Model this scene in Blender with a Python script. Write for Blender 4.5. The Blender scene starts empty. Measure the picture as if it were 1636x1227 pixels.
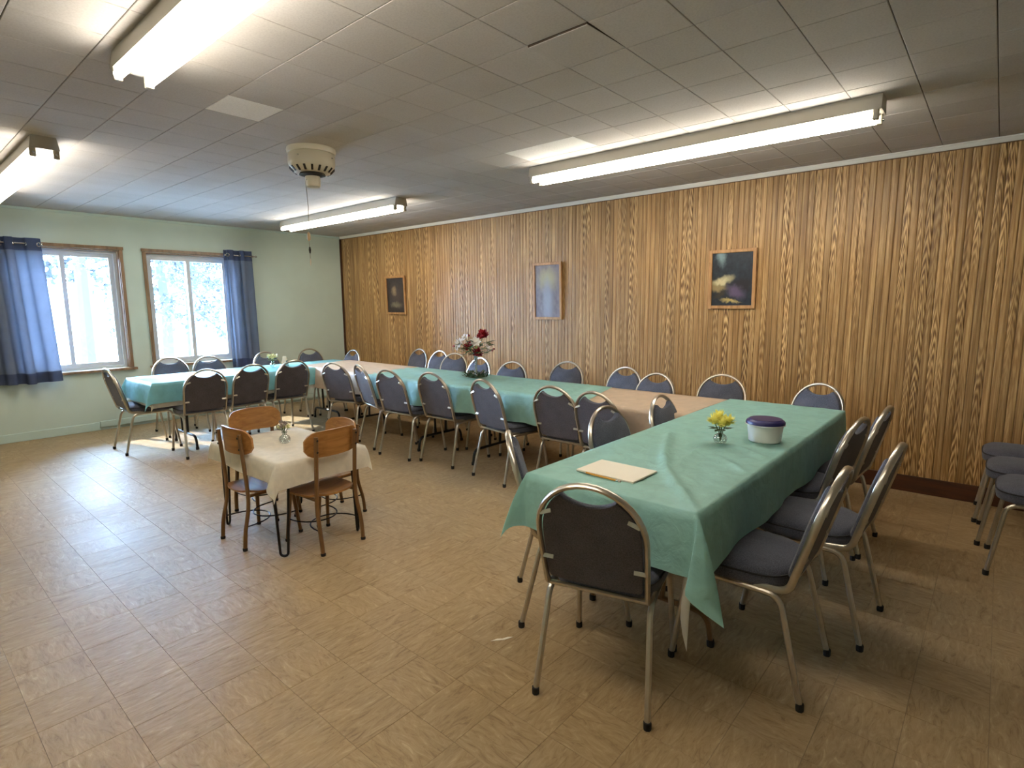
import bpy, bmesh, math, random
from mathutils import Vector, Matrix, noise

random.seed(7)
SC = bpy.context.scene
COL = SC.collection
PI = math.pi
R = math.radians

# ------------------------------------------------------------------ camera
cam_d = bpy.data.cameras.new('camera')
cam = bpy.data.objects.new('camera', cam_d)
COL.objects.link(cam)
F_PX, YAW, PITCH, ROLL, CAM_H = 894.7, -0.856497, -0.141366, -0.008421, 1.47
fwd = Vector((-math.sin(YAW) * math.cos(PITCH), math.cos(YAW) * math.cos(PITCH), math.sin(PITCH)))
rgt = Vector((math.cos(YAW), math.sin(YAW), 0))
upv = rgt.cross(fwd)
r2 = math.cos(ROLL) * rgt + math.sin(ROLL) * upv
u2 = -math.sin(ROLL) * rgt + math.cos(ROLL) * upv
m3 = Matrix((r2, u2, -fwd)).transposed()
cam.matrix_world = Matrix.Translation((0, 0, CAM_H)) @ m3.to_4x4()
cam_d.sensor_width = 36.0
cam_d.lens = F_PX / 1636 * 36
cam_d.clip_start = 0.05
cam_d.clip_end = 500
SC.camera = cam

# ------------------------------------------------------------------ world, sun, exposure
W = bpy.data.worlds.new('sky')
SC.world = W
W.use_nodes = True
wn = W.node_tree.nodes
bg = wn['Background']
bg.inputs['Color'].default_value = (0.48, 0.70, 1.0, 1)
bg.inputs['Strength'].default_value = 90.0

sun_d = bpy.data.lights.new('sun', 'SUN')
sun_d.energy = 13.0
sun_d.angle = R(0.6)
sun_d.color = (1.0, 0.95, 0.86)
sun = bpy.data.objects.new('sun', sun_d)
COL.objects.link(sun)
sun.rotation_euler = Vector((0.32, -0.95, -0.76)).to_track_quat('-Z', 'Y').to_euler()
sun.location = (0, 30, 25)

TUBE_EMIT = 32.0
TUBE_COL = (1.0, 0.925, 0.80)

vs = SC.view_settings
SC.display_settings.display_device = 'sRGB'
vs.view_transform = 'Standard'
vs.look = 'None'
vs.exposure = 0.28
vs.gamma = 1.0
vs.use_curve_mapping = False

# ------------------------------------------------------------------ room dimensions
XW = 5.20        # panelled wall
YF = 8.15        # mint wall with the windows
ZC = 2.565       # ceiling
XL, YB = -1.7, -1.9

# ------------------------------------------------------------------ materials
def srgb(r, g, b):
    f = lambda c: (c / 255 / 12.92) if c / 255 <= 0.04045 else ((c / 255 + 0.055) / 1.055) ** 2.4
    return (f(r), f(g), f(b), 1.0)

class NT:
    def __init__(s, name):
        s.m = bpy.data.materials.new(name)
        s.m.use_nodes = True
        s.t = s.m.node_tree
        s.b = s.t.nodes['Principled BSDF']
        s.out = s.t.nodes['Material Output']
    def n(s, typ, **kw):
        nd = s.t.nodes.new(typ)
        for k, v in kw.items():
            if k == 'inp':
                for kk, vv in v.items():
                    if isinstance(vv, bpy.types.NodeSocket):
                        s.t.links.new(vv, nd.inputs[kk])
                    else:
                        nd.inputs[kk].default_value = vv
            else:
                setattr(nd, k, v)
        return nd
    def l(s, a, b):
        s.t.links.new(a, b)
    def math(s, op, a, b=None, c=None):
        nd = s.t.nodes.new('ShaderNodeMath'); nd.operation = op
        for i, v in enumerate((a, b, c)):
            if v is None: continue
            if isinstance(v, bpy.types.NodeSocket): s.t.links.new(v, nd.inputs[i])
            else: nd.inputs[i].default_value = v
        return nd.outputs[0]
    def mix(s, fac, a, b, blend='MIX'):
        nd = s.t.nodes.new('ShaderNodeMix'); nd.data_type = 'RGBA'; nd.blend_type = blend
        for i, v in ((0, fac), (6, a), (7, b)):
            if isinstance(v, bpy.types.NodeSocket): s.t.links.new(v, nd.inputs[i])
            else: nd.inputs[i].default_value = v
        return nd.outputs[2]
    def ramp(s, fac, stops):
        nd = s.t.nodes.new('ShaderNodeValToRGB')
        cr = nd.color_ramp
        while len(cr.elements) < len(stops): cr.elements.new(0.5)
        for e, (p, c) in zip(cr.elements, stops): e.position = p; e.color = c
        s.t.links.new(fac, nd.inputs[0])
        return nd.outputs[0]
    def base(s, v):
        if isinstance(v, bpy.types.NodeSocket): s.t.links.new(v, s.b.inputs['Base Color'])
        else: s.b.inputs['Base Color'].default_value = v
    def bump(s, h, strength=0.3, dist=0.01):
        nd = s.n('ShaderNodeBump', inp={'Strength': strength, 'Distance': dist, 'Height': h})
        s.t.links.new(nd.outputs[0], s.b.inputs['Normal'])
        return nd

def simple(name, col, rough=0.6, metal=0.0, nscale=None, namt=0.15, bump=0.0, spec=None):
    k = NT(name)
    k.b.inputs['Roughness'].default_value = rough
    k.b.inputs['Metallic'].default_value = metal
    if spec is not None: k.b.inputs['Specular IOR Level'].default_value = spec
    if nscale:
        co = k.n('ShaderNodeTexCoord').outputs['Object']
        nz = k.n('ShaderNodeTexNoise', inp={'Vector': co, 'Scale': nscale, 'Detail': 3.0})
        d = tuple(c * (1 - namt) for c in col[:3]) + (1,)
        e = tuple(min(1, c * (1 + namt)) for c in col[:3]) + (1,)
        k.base(k.ramp(nz.outputs['Fac'], [(0.3, d), (0.7, e)]))
        if bump: k.bump(nz.outputs['Fac'], bump, 0.002)
    else:
        k.base(col)
    return k.m

def sheet(name, col, trans=0.3, rough=0.55, wr_scale=9.0, wr=0.25, nscale=60.0, spec=0.3):
    """thin plastic or woven sheet: some light comes through it"""
    k = NT(name)
    co = k.n('ShaderNodeTexCoord').outputs['Object']
    n1 = k.n('ShaderNodeTexNoise', inp={'Vector': co, 'Scale': wr_scale, 'Detail': 4.0, 'Distortion': 0.6})
    n2 = k.n('ShaderNodeTexNoise', inp={'Vector': co, 'Scale': nscale, 'Detail': 2.0})
    h = k.math('ADD', n1.outputs['Fac'], k.math('MULTIPLY', n2.outputs['Fac'], 0.15))
    bp = k.bump(h, wr, 0.02)
    d = tuple(c * 0.93 for c in col[:3]) + (1,)
    e = tuple(min(1, c * 1.07) for c in col[:3]) + (1,)
    c = k.ramp(n1.outputs['Fac'], [(0.3, d), (0.7, e)])
    k.base(c)
    k.b.inputs['Roughness'].default_value = rough
    k.b.inputs['Specular IOR Level'].default_value = spec
    tr = k.n('ShaderNodeBsdfTranslucent', inp={'Color': c})
    mx = k.n('ShaderNodeMixShader', inp={0: trans})
    k.l(k.b.outputs[0], mx.inputs[1]); k.l(tr.outputs[0], mx.inputs[2]); k.l(mx.outputs[0], k.out.inputs[0])
    return k.m

def floor_mat():
    k = NT('vinyl_tile')
    pos = k.n('ShaderNodeNewGeometry').outputs['Position']
    TS = 0.2286
    off = k.n('ShaderNodeVectorMath', operation='SUBTRACT', inp={0: pos, 1: (0.472, 2.42, 0)})
    sc = k.n('ShaderNodeVectorMath', operation='SCALE', inp={0: off.outputs[0], 3: 1 / TS})
    fl = k.n('ShaderNodeVectorMath', operation='FLOOR', inp={0: sc.outputs[0]})
    fz = k.n('ShaderNodeVectorMath', operation='MULTIPLY', inp={0: fl.outputs[0], 1: (1, 1, 0)})
    wn_ = k.n('ShaderNodeTexWhiteNoise', inp={'Vector': fz.outputs[0]})
    rnd = wn_.outputs['Value']
    flip = k.math('GREATER_THAN', rnd, 0.62)
    a = k.n('ShaderNodeVectorMath', operation='MULTIPLY', inp={0: pos, 1: (9.0, 34.0, 1.0)})
    b = k.n('ShaderNodeVectorMath', operation='MULTIPLY', inp={0: pos, 1: (34.0, 9.0, 1.0)})
    mv = k.n('ShaderNodeMix', data_type='VECTOR')
    k.l(flip, mv.inputs[0]); k.l(a.outputs[0], mv.inputs[4]); k.l(b.outputs[0], mv.inputs[5])
    sh = k.n('ShaderNodeVectorMath', operation='SCALE', inp={0: wn_.outputs['Color'], 3: 30.0})
    v = k.n('ShaderNodeVectorMath', operation='ADD', inp={0: mv.outputs[1], 1: sh.outputs[0]})
    n1 = k.n('ShaderNodeTexNoise', inp={'Vector': v.outputs[0], 'Scale': 1.0, 'Detail': 8.0, 'Roughness': 0.72, 'Distortion': 1.4})
    big = k.n('ShaderNodeTexNoise', inp={'Vector': pos, 'Scale': 0.9, 'Detail': 3.0})
    col = k.ramp(n1.outputs['Fac'], [(0.33, srgb(136, 111, 79)), (0.43, srgb(158, 133, 97)), (0.52, srgb(167, 142, 106)), (0.60, srgb(174, 150, 114)), (0.71, srgb(196, 174, 138))])
    tone = k.ramp(rnd, [(0.0, (0.965, 0.96, 0.945, 1)), (1.0, (1.02, 1.015, 1.0, 1))])
    col = k.mix(1.0, col, tone, 'MULTIPLY')
    wear = k.ramp(big.outputs['Fac'], [(0.35, (0.93, 0.90, 0.84, 1)), (0.65, (1.0, 1.0, 1.0, 1))])
    col = k.mix(1.0, col, wear, 'MULTIPLY')
    # scuffs
    sv = k.n('ShaderNodeVectorMath', operation='MULTIPLY', inp={0: pos, 1: (7.0, 9.0, 1)})
    s1 = k.n('ShaderNodeTexNoise', inp={'Vector': sv.outputs[0], 'Scale': 1.3, 'Detail': 6.0, 'Roughness': 0.7})
    sm = k.ramp(s1.outputs['Fac'], [(0.68, (0, 0, 0, 1)), (0.76, (1, 1, 1, 1))])
    sf = k.math('MULTIPLY', sm, 0.5)
    col = k.mix(sf, col, srgb(84, 66, 46))
    k.base(col)
    rr = k.ramp(big.outputs['Fac'], [(0.3, (0.40, 0.40, 0.40, 1)), (0.7, (0.52, 0.52, 0.52, 1))])
    k.l(rr, k.b.inputs['Roughness'])
    k.b.inputs['Specular IOR Level'].default_value = 0.24
    k.bump(n1.outputs['Fac'], 0.22, 0.003)
    return k.m

def ceil_mat(name, col, amt=1.0):
    k = NT(name)
    pos = k.n('ShaderNodeNewGeometry').outputs['Position']
    off = k.n('ShaderNodeVectorMath', operation='SUBTRACT', inp={0: pos, 1: (1.39, 3.155, 0)})
    sc = k.n('ShaderNodeVectorMath', operation='SCALE', inp={0: off.outputs[0], 3: 1 / 0.3048})
    fl = k.n('ShaderNodeVectorMath', operation='FLOOR', inp={0: sc.outputs[0]})
    fz = k.n('ShaderNodeVectorMath', operation='MULTIPLY', inp={0: fl.outputs[0], 1: (1, 1, 0)})
    wn_ = k.n('ShaderNodeTexWhiteNoise', inp={'Vector': fz.outputs[0]})
    n1 = k.n('ShaderNodeTexNoise', inp={'Vector': pos, 'Scale': 120.0, 'Detail': 2.0})
    n2 = k.n('ShaderNodeTexNoise', inp={'Vector': pos, 'Scale': 2.5, 'Detail': 3.0})
    c = k.ramp(n1.outputs['Fac'], [(0.3, tuple(x * 0.90 for x in col[:3]) + (1,)), (0.6, col)])
    t = k.ramp(wn_.outputs['Value'], [(0, (1 - .07 * amt, 1 - .07 * amt, 1 - .08 * amt, 1)), (1, (1, 1, 1, 1))])
    c = k.mix(1.0, c, t, 'MULTIPLY')
    s = k.ramp(n2.outputs['Fac'], [(0.3, (0.93, 0.92, 0.89, 1)), (0.7, (1, 1, 1, 1))])
    c = k.mix(amt, c, k.mix(1.0, c, s, 'MULTIPLY'))
    k.base(c)
    k.b.inputs['Roughness'].default_value = 0.95
    k.b.inputs['Specular IOR Level'].default_value = 0.1
    k.bump(n1.outputs['Fac'], 0.25, 0.002)
    return k.m

def panel_mat(name, lo, mid, hi, per_object=True):
    """printed oak panelling: streaks along z with arching cathedral figure"""
    k = NT(name)
    pos = k.n('ShaderNodeNewGeometry').outputs['Position']
    oi = k.n('ShaderNodeObjectInfo').outputs['Random']
    o3 = k.n('ShaderNodeCombineXYZ', inp={0: k.math('MULTIPLY', oi, 7.0), 1: k.math('MULTIPLY', oi, 53.0), 2: k.math('MULTIPLY', oi, 31.0)})
    p = k.n('ShaderNodeVectorMath', operation='ADD', inp={0: pos, 1: o3.outputs[0]})
    a = k.n('ShaderNodeVectorMath', operation='MULTIPLY', inp={0: p.outputs[0], 1: (30.0, 70.0, 1.8)})
    n1 = k.n('ShaderNodeTexNoise', inp={'Vector': a.outputs[0], 'Scale': 1.0, 'Detail': 5.0, 'Roughness': 0.6})
    # cathedral figure
    b = k.n('ShaderNodeVectorMath', operation='MULTIPLY', inp={0: p.outputs[0], 1: (6.0, 24.0, 1.1)})
    n2 = k.n('ShaderNodeTexNoise', inp={'Vector': b.outputs[0], 'Scale': 1.0, 'Detail': 2.0, 'Roughness': 0.5})
    loc = k.n('ShaderNodeSeparateXYZ', inp={0: k.n('ShaderNodeTexCoord').outputs['Object']})
    yl = k.math('ABSOLUTE', k.math('ADD', loc.outputs[1], k.math('MULTIPLY', k.math('SUBTRACT', n2.outputs['Fac'], 0.5), 0.02)))
    arch = k.math('ADD', k.math('MULTIPLY', loc.outputs[2], 58.0), k.math('ADD', k.math('MULTIPLY', yl, 430.0), k.math('MULTIPLY', n1.outputs['Fac'], 10.0)))
    arch = k.math('ADD', arch, k.math('MULTIPLY', n2.outputs['Fac'], 30.0))
    rr = k.math('MULTIPLY_ADD', k.math('SINE', arch), 0.5, 0.5)
    c3 = k.n('ShaderNodeVectorMath', operation='MULTIPLY', inp={0: p.outputs[0], 1: (1.0, 1.0, 0.9)})
    n3 = k.n('ShaderNodeTexNoise', inp={'Vector': c3.outputs[0], 'Scale': 1.0, 'Detail': 1.0})
    gate = k.math('MULTIPLY', k.ramp(oi, [(0.45, (0.04, 0.04, 0.04, 1)), (0.85, (0.58, 0.58, 0.58, 1))]), k.ramp(n3.outputs['Fac'], [(0.42, (0.1, 0.1, 0.1, 1)), (0.56, (1, 1, 1, 1))]))
    f = k.math('ADD', k.math('MULTIPLY', n1.outputs['Fac'], 1.0), k.math('MULTIPLY', k.math('SUBTRACT', rr, 0.5), gate))
    col = k.ramp(f, [(0.22, lo), (0.48, mid), (0.78, hi)])
    tone = k.ramp(k.math('FRACT', k.math('MULTIPLY', oi, 17.3)), [(0, (0.80, 0.79, 0.77, 1)), (1, (1.1, 1.1, 1.1, 1))])
    col = k.mix(1.0, col, tone, 'MULTIPLY')
    k.base(col)
    k.b.inputs['Roughness'].default_value = 0.42
    k.b.inputs['Specular IOR Level'].default_value = 0.4
    k.bump(n1.outputs['Fac'], 0.15, 0.002)
    return k.m

def wood_mat(name, lo, hi, scale=(3, 40, 40), rough=0.45):
    k = NT(name)
    co = k.n('ShaderNodeTexCoord').outputs['Object']
    a = k.n('ShaderNodeVectorMath', operation='MULTIPLY', inp={0: co, 1: scale})
    n1 = k.n('ShaderNodeTexNoise', inp={'Vector': a.outputs[0], 'Scale': 1.0, 'Detail': 4.0, 'Distortion': 0.8})
    k.base(k.ramp(n1.outputs['Fac'], [(0.3, lo), (0.7, hi)]))
    k.b.inputs['Roughness'].default_value = rough
    k.bump(n1.outputs['Fac'], 0.1, 0.001)
    return k.m

def fabric_mat(name, c1, c2, rough=0.9):
    k = NT(name)
    co = k.n('ShaderNodeTexCoord').outputs['Object']
    n1 = k.n('ShaderNodeTexNoise', inp={'Vector': co, 'Scale': 260.0, 'Detail': 2.0})
    n2 = k.n('ShaderNodeTexNoise', inp={'Vector': co, 'Scale': 9.0, 'Detail': 2.0})
    f = k.math('ADD', k.math('MULTIPLY', n1.outputs['Fac'], 0.7), k.math('MULTIPLY', n2.outputs['Fac'], 0.3))
    k.base(k.ramp(f, [(0.35, c1), (0.65, c2)]))
    k.b.inputs['Roughness'].default_value = rough
    k.b.inputs['Specular IOR Level'].default_value = 0.2
    k.b.inputs['Sheen Weight'].default_value = 0.15
    k.bump(n1.outputs['Fac'], 0.2, 0.001)
    return k.m

def pane_mat():
    k = NT('window_glass')
    fr = k.n('ShaderNodeFresnel', inp={'IOR': 1.45})
    tr = k.n('ShaderNodeBsdfTransparent', inp={'Color': (0.93, 0.97, 1.0, 1)})
    gl = k.n('ShaderNodeBsdfGlossy', inp={'Roughness': 0.03})
    mx = k.n('ShaderNodeMixShader', inp={0: fr.outputs[0]})
    k.l(tr.outputs[0], mx.inputs[1]); k.l(gl.outputs[0], mx.inputs[2]); k.l(mx.outputs[0], k.out.inputs[0])
    return k.m

def clear_glass(name, tint=(0.93, 0.96, 0.96, 1), a=0.18):
    k = NT(name)
    lw = k.n('ShaderNodeLayerWeight', inp={'Blend': 0.35})
    tr = k.n('ShaderNodeBsdfTransparent', inp={'Color': tint})
    gl = k.n('ShaderNodeBsdfGlossy', inp={'Roughness': 0.04})
    mx = k.n('ShaderNodeMixShader', inp={0: k.math('MULTIPLY_ADD', lw.outputs['Facing'], 0.6, a * 0.5)})
    k.l(tr.outputs[0], mx.inputs[1]); k.l(gl.outputs[0], mx.inputs[2]); k.l(mx.outputs[0], k.out.inputs[0])
    return k.m

def emit_mat(name, col, s):
    k = NT(name)
    k.b.inputs['Emission Color'].default_value = col + (1,)
    k.b.inputs['Emission Strength'].default_value = s
    k.base((0.9, 0.9, 0.9, 1))
    return k.m

def art_mat(name, ground, blobs):
    """flat print made of soft blobs: (u, v, ru, rv, angle, colour, softness)"""
    k = NT(name)
    uv = k.n('ShaderNodeTexCoord').outputs['UV']
    nz = k.n('ShaderNodeTexNoise', inp={'Vector': uv, 'Scale': 9.0, 'Detail': 4.0})
    wob = k.n('ShaderNodeVectorMath', operation='SCALE', inp={0: nz.outputs['Color'], 3: 0.17})
    p = k.n('ShaderNodeVectorMath', operation='ADD', inp={0: uv, 1: wob.outputs[0]})
    p = k.n('ShaderNodeVectorMath', operation='SUBTRACT', inp={0: p.outputs[0], 1: (0.085, 0.085, 0.085)})
    col = k.ramp(nz.outputs['Fac'], [(0.3, ground[0]), (0.7, ground[1])])
    for (u, v, ru, rv, ang, c, soft) in blobs:
        mp = k.n('ShaderNodeMapping', vector_type='TEXTURE', inp={'Vector': p.outputs[0], 'Location': (u, v, 0), 'Rotation': (0, 0, R(ang)), 'Scale': (ru, rv, 1)})
        ml = k.n('ShaderNodeVectorMath', operation='MULTIPLY', inp={0: mp.outputs[0], 1: (1, 1, 0)})
        ln = k.n('ShaderNodeVectorMath', operation='LENGTH', inp={0: ml.outputs[0]})
        f = k.n('ShaderNodeMapRange', inp={0: ln.outputs['Value'], 1: 1.0 - soft, 2: 1.0 + soft * 0.3, 3: 1.0, 4: 0.0})
        f.interpolation_type = 'SMOOTHSTEP'
        col = k.mix(f.outputs[0], col, c)
    k.base(col)
    k.b.inputs['Roughness'].default_value = 0.35
    return k.m

M = {}
M['floor'] = floor_mat()
M['floor_base'] = simple('floor_joint', srgb(112, 92, 68), 0.8)
M['ceiling'] = ceil_mat('ceiling_tile', srgb(198, 193, 189))
M['ceiling_white'] = ceil_mat('ceiling_tile_new', srgb(246, 245, 242), 0.15)
M['ceil_base'] = simple('ceiling_joint', srgb(56, 50, 42), 0.95)
M['mint'] = simple('mint_paint', srgb(196, 209, 196), 0.7, nscale=3.0, namt=0.03)
M['mint_trim'] = simple('mint_trim_paint', srgb(192, 210, 200), 0.45)
M['cream'] = simple('cream_paint', srgb(196, 190, 168), 0.8, nscale=2.0, namt=0.03)
M['rib'] = panel_mat('oak_panelling', srgb(102, 69, 33), srgb(157, 118, 69), srgb(214, 176, 119))
M['rib_back'] = simple('panel_groove', srgb(98, 70, 38), 0.6, nscale=8.0, namt=0.15)
M['brown_base'] = wood_mat('dark_baseboard', srgb(58, 30, 14), srgb(84, 46, 22), (30, 3, 30), 0.4)
M['white_trim'] = simple('white_trim', srgb(214, 212, 204), 0.5)
M['oak_trim'] = wood_mat('oak_trim', srgb(112, 86, 58), srgb(148, 116, 82), (25, 25, 3), 0.4)
M['oak_frame'] = wood_mat('oak_picture_frame', srgb(148, 104, 58), srgb(190, 142, 88), (25, 25, 6), 0.45)
M['vinyl'] = simple('white_vinyl_frame', srgb(206, 210, 214), 0.4)
M['glass'] = pane_mat()
M['curtain'] = sheet('blue_curtain', srgb(108, 118, 138), 0.11, 0.85, 5.0, 0.1, 220.0, 0.1)
M['curtain_hem_shaded'] = sheet('blue_curtain_hem_shaded', srgb(72, 82, 108), 0.03, 0.85, 5.0, 0.1, 220.0, 0.1)  # darker curtain copy: shade of the doubled, backlit hem put into the colour
M['chrome'] = simple('brushed_steel', srgb(192, 184, 170), 0.3, 0.9, nscale=30.0, namt=0.06)
M['steel'] = simple('chrome_rod', srgb(210, 210, 210), 0.2, 1.0)
M['rubber'] = simple('black_rubber', srgb(18, 17, 16), 0.7)
M['fabric'] = fabric_mat('slate_fabric', srgb(64, 66, 76), srgb(96, 98, 110))
M['backfab'] = fabric_mat('charcoal_backing', srgb(70, 65, 69), srgb(97, 92, 97))
M['piping'] = simple('dark_piping', srgb(30, 30, 36), 0.7)
M['teal'] = sheet('teal_plastic_sheet', srgb(156, 203, 193), 0.25, 0.5, 14.0, 0.45)
M['teal_blue'] = sheet('aqua_plastic_sheet', srgb(140, 202, 208), 0.35, 0.42, 14.0, 0.3)
M['beige'] = sheet('beige_plastic_sheet', srgb(208, 184, 158), 0.22, 0.5, 12.0, 0.25)
M['white_sheet'] = sheet('white_plastic_sheet', srgb(214, 208, 194), 0.35, 0.5, 12.0, 0.25)
M['cream_cloth'] = sheet('cream_cloth', srgb(236, 227, 208), 0.2, 0.85, 18.0, 0.15, 300.0, 0.1)
M['table_top'] = simple('table_laminate', srgb(150, 132, 108), 0.5)
M['black_metal'] = simple('black_metal', srgb(24, 23, 23), 0.4, 0.3)
M['honey'] = wood_mat('honey_plywood', srgb(140, 92, 42), srgb(176, 124, 66), (4, 40, 40), 0.38)
M['brown_leg'] = simple('brown_enamel', srgb(122, 88, 52), 0.4, 0.2, nscale=14.0, namt=0.12)
M['ivory'] = simple('ivory_enamel', srgb(202, 194, 172), 0.35)
M['slot'] = simple('vent_dark', srgb(34, 30, 24), 0.8)
M['fixture'] = simple('fixture_enamel', srgb(176, 170, 156), 0.45)
M['socket'] = simple('lamp_holder', srgb(176, 168, 150), 0.5)
M['tube'] = emit_mat('fluorescent_tube', TUBE_COL, TUBE_EMIT)
M['paper'] = simple('white_paper', srgb(234, 226, 208), 0.8)
M['pencil'] = simple('yellow_pencil', srgb(206, 148, 58), 0.4)
M['ferrule'] = simple('pencil_tip', srgb(206, 196, 184), 0.4)
M['vase'] = clear_glass('clear_glass')
M['tall_vase'] = simple('silvered_vase', srgb(196, 194, 198), 0.18, 0.85)
M['tub'] = sheet('milky_plastic', srgb(246, 246, 240), 0.25, 0.3, 3.0, 0.0, 3.0, 0.5)
M['lid'] = simple('navy_plastic', srgb(38, 36, 92), 0.35)
M['yellow'] = sheet('yellow_petal', srgb(255, 246, 150), 0.35, 0.6, 3.0, 0.0, 3.0)
M['red'] = simple('red_petal', srgb(150, 18, 30), 0.6)
M['white_petal'] = simple('white_petal', srgb(232, 226, 216), 0.6)
M['cream_petal'] = simple('cream_petal', srgb(226, 224, 172), 0.6)
M['dry_petal'] = simple('dusty_petal', srgb(150, 136, 128), 0.8)
M['leaf'] = simple('leaf_green', srgb(52, 74, 38), 0.6)
M['leaf_pale'] = simple('leaf_pale', srgb(122, 132, 66), 0.6)
M['stem'] = simple('stem_green', srgb(70, 92, 48), 0.6)
M['snow'] = simple('snow', srgb(236, 240, 246), 0.8, nscale=0.3, namt=0.03)
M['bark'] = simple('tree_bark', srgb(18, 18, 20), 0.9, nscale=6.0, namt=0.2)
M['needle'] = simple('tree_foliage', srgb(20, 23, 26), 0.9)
M['fob'] = simple('wood_fob', srgb(170, 140, 100), 0.5)
M['chain'] = simple('bead_chain', srgb(120, 112, 96), 0.4, 0.7)
M['shed'] = simple('grey_siding', srgb(36, 38, 46), 0.9)

# ------------------------------------------------------------------ object helpers
def obj(name, bm, mat, parent=None, smooth=False, bevel=None):
    me = bpy.data.meshes.new(name)
    if isinstance(bm, bmesh.types.BMesh):
        bm.normal_update()
        bm.to_mesh(me); bm.free()
    else:
        me.from_pydata(bm[0], [], bm[1]); me.update()
    o = bpy.data.objects.new(name, me)
    COL.objects.link(o)
    if mat is not None: me.materials.append(mat)
    if smooth:
        for p in me.polygons: p.use_smooth = True
        if smooth != 'all':
            try: me.set_sharp_from_angle(angle=R(38))
            except Exception: pass
    if parent is not None: o.parent = parent
    return o

def empty(name, loc=(0, 0, 0), rz=0.0):
    o = bpy.data.objects.new(name, None)
    o.empty_display_size = 0.1
    COL.objects.link(o)
    o.location = loc; o.rotation_euler = (0, 0, rz)
    return o

def tag(o, label, cat, group=None, kind=None):
    if label: o['label'] = label
    if cat: o['category'] = cat
    if group: o['group'] = group
    if kind: o['kind'] = kind
    return o

def struct(o):
    o['kind'] = 'structure'
    return o

def box(bm, x0, x1, y0, y1, z0, z1, bev=0.0):
    vs_ = [bm.verts.new(p) for p in ((x0, y0, z0), (x1, y0, z0), (x1, y1, z0), (x0, y1, z0), (x0, y0, z1), (x1, y0, z1), (x1, y1, z1), (x0, y1, z1))]
    fs = [bm.faces.new([vs_[i] for i in f]) for f in ((3, 2, 1, 0), (4, 5, 6, 7), (0, 1, 5, 4), (1, 2, 6, 5), (2, 3, 7, 6), (3, 0, 4, 7))]
    if bev:
        es = {e for f in fs for e in f.edges}
        bmesh.ops.bevel(bm, geom=list(es), offset=bev, segments=2, affect='EDGES', profile=0.6)
    return bm

def boxobj(name, dims, mat, parent=None, bev=0.0):
    bm = bmesh.new(); box(bm, *dims, bev=bev)
    return obj(name, bm, mat, parent)

def rounded_path(pts, rad, seg=5):
    """polyline with rounded corners; rad may be a list"""
    pts = [Vector(p) for p in pts]
    out = [pts[0]]
    for i in range(1, len(pts) - 1):
        a, b, c = pts[i - 1], pts[i], pts[i + 1]
        r = rad[i] if isinstance(rad, (list, tuple)) else rad
        d1 = (a - b); d2 = (c - b)
        t = min(r, d1.length * 0.49, d2.length * 0.49)
        p1 = b + d1.normalized() * t; p2 = b + d2.normalized() * t
        for k in range(seg + 1):
            u = k / seg
            out.append(p1 * (1 - u) ** 2 + b * 2 * u * (1 - u) + p2 * u * u)
    out.append(pts[-1])
    return out

def tube(bm, path, r, seg=8, cap=True, closed=False, ry=None, upref=None):
    path = [Vector(p) for p in path]
    n = len(path)
    rings = []
    up = None
    for i, p in enumerate(path):
        if closed:
            t = (path[(i + 1) % n] - path[i - 1]).normalized()
        else:
            t = (path[min(i + 1, n - 1)] - path[max(i - 1, 0)]).normalized()
        if upref is not None:
            up_ = Vector(upref)
        elif up is None:
            up_ = Vector((0, 0, 1)) if abs(t.z) < 0.9 else Vector((1, 0, 0))
        else:
            up_ = up
        s = t.cross(up_)
        if s.length < 1e-5: s = t.cross(Vector((0, 1, 0)))
        s.normalize()
        u = s.cross(t).normalized()
        up = u
        rr = r[i] if isinstance(r, (list, tuple)) else r
        rv = ry if ry is not None else rr
        rings.append([bm.verts.new(p + s * (rr * math.cos(2 * PI * k / seg + PI / seg)) + u * (rv * math.sin(2 * PI * k / seg + PI / seg))) for k in range(seg)])
    m = n if closed else n - 1
    for i in range(m):
        a, b = rings[i], rings[(i + 1) % n]
        for k in range(seg):
            bm.faces.new((a[k], a[(k + 1) % seg], b[(k + 1) % seg], b[k]))
    if cap and not closed:
        bm.faces.new(rings[0][::-1]); bm.faces.new(rings[-1])
    bmesh.ops.recalc_face_normals(bm, faces=bm.faces[:])
    return bm

def lathe(bm, prof, seg=20, c=(0, 0, 0)):
    rings = []
    for (r, z) in prof:
        if r < 1e-5: rings.append([bm.verts.new((c[0], c[1], c[2] + z))])
        else: rings.append([bm.verts.new((c[0] + r * math.cos(2 * PI * k / seg), c[1] + r * math.sin(2 * PI * k / seg), c[2] + z)) for k in range(seg)])
    for a, b in zip(rings, rings[1:]):
        if len(a) == 1 and len(b) == 1: continue
        for k in range(seg):
            k2 = (k + 1) % seg
            if len(a) == 1: bm.faces.new((a[0], b[k2], b[k]))
            elif len(b) == 1: bm.faces.new((a[k], a[k2], b[0]))
            else: bm.faces.new((a[k], a[k2], b[k2], b[k]))
    bmesh.ops.recalc_face_normals(bm, faces=bm.faces[:])
    return bm

def kids(o):
    return [c for c in bpy.data.objects if c.parent == o]

KIDS = {}
def copy_tree(o, parent=None, tree=None):
    tree = tree or KIDS[o.name]
    c = o.copy(); COL.objects.link(c); c.parent = parent
    for ch in tree['c']:
        copy_tree(ch['o'], c, ch)
    return c
def remember(root):
    ch = {}
    for o in bpy.data.objects:
        if o.parent: ch.setdefault(o.parent.name, []).append(o)
    def rec(o): return {'o': o, 'c': [rec(x) for x in ch.get(o.name, [])]}
    KIDS[root.name] = rec(root)

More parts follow.
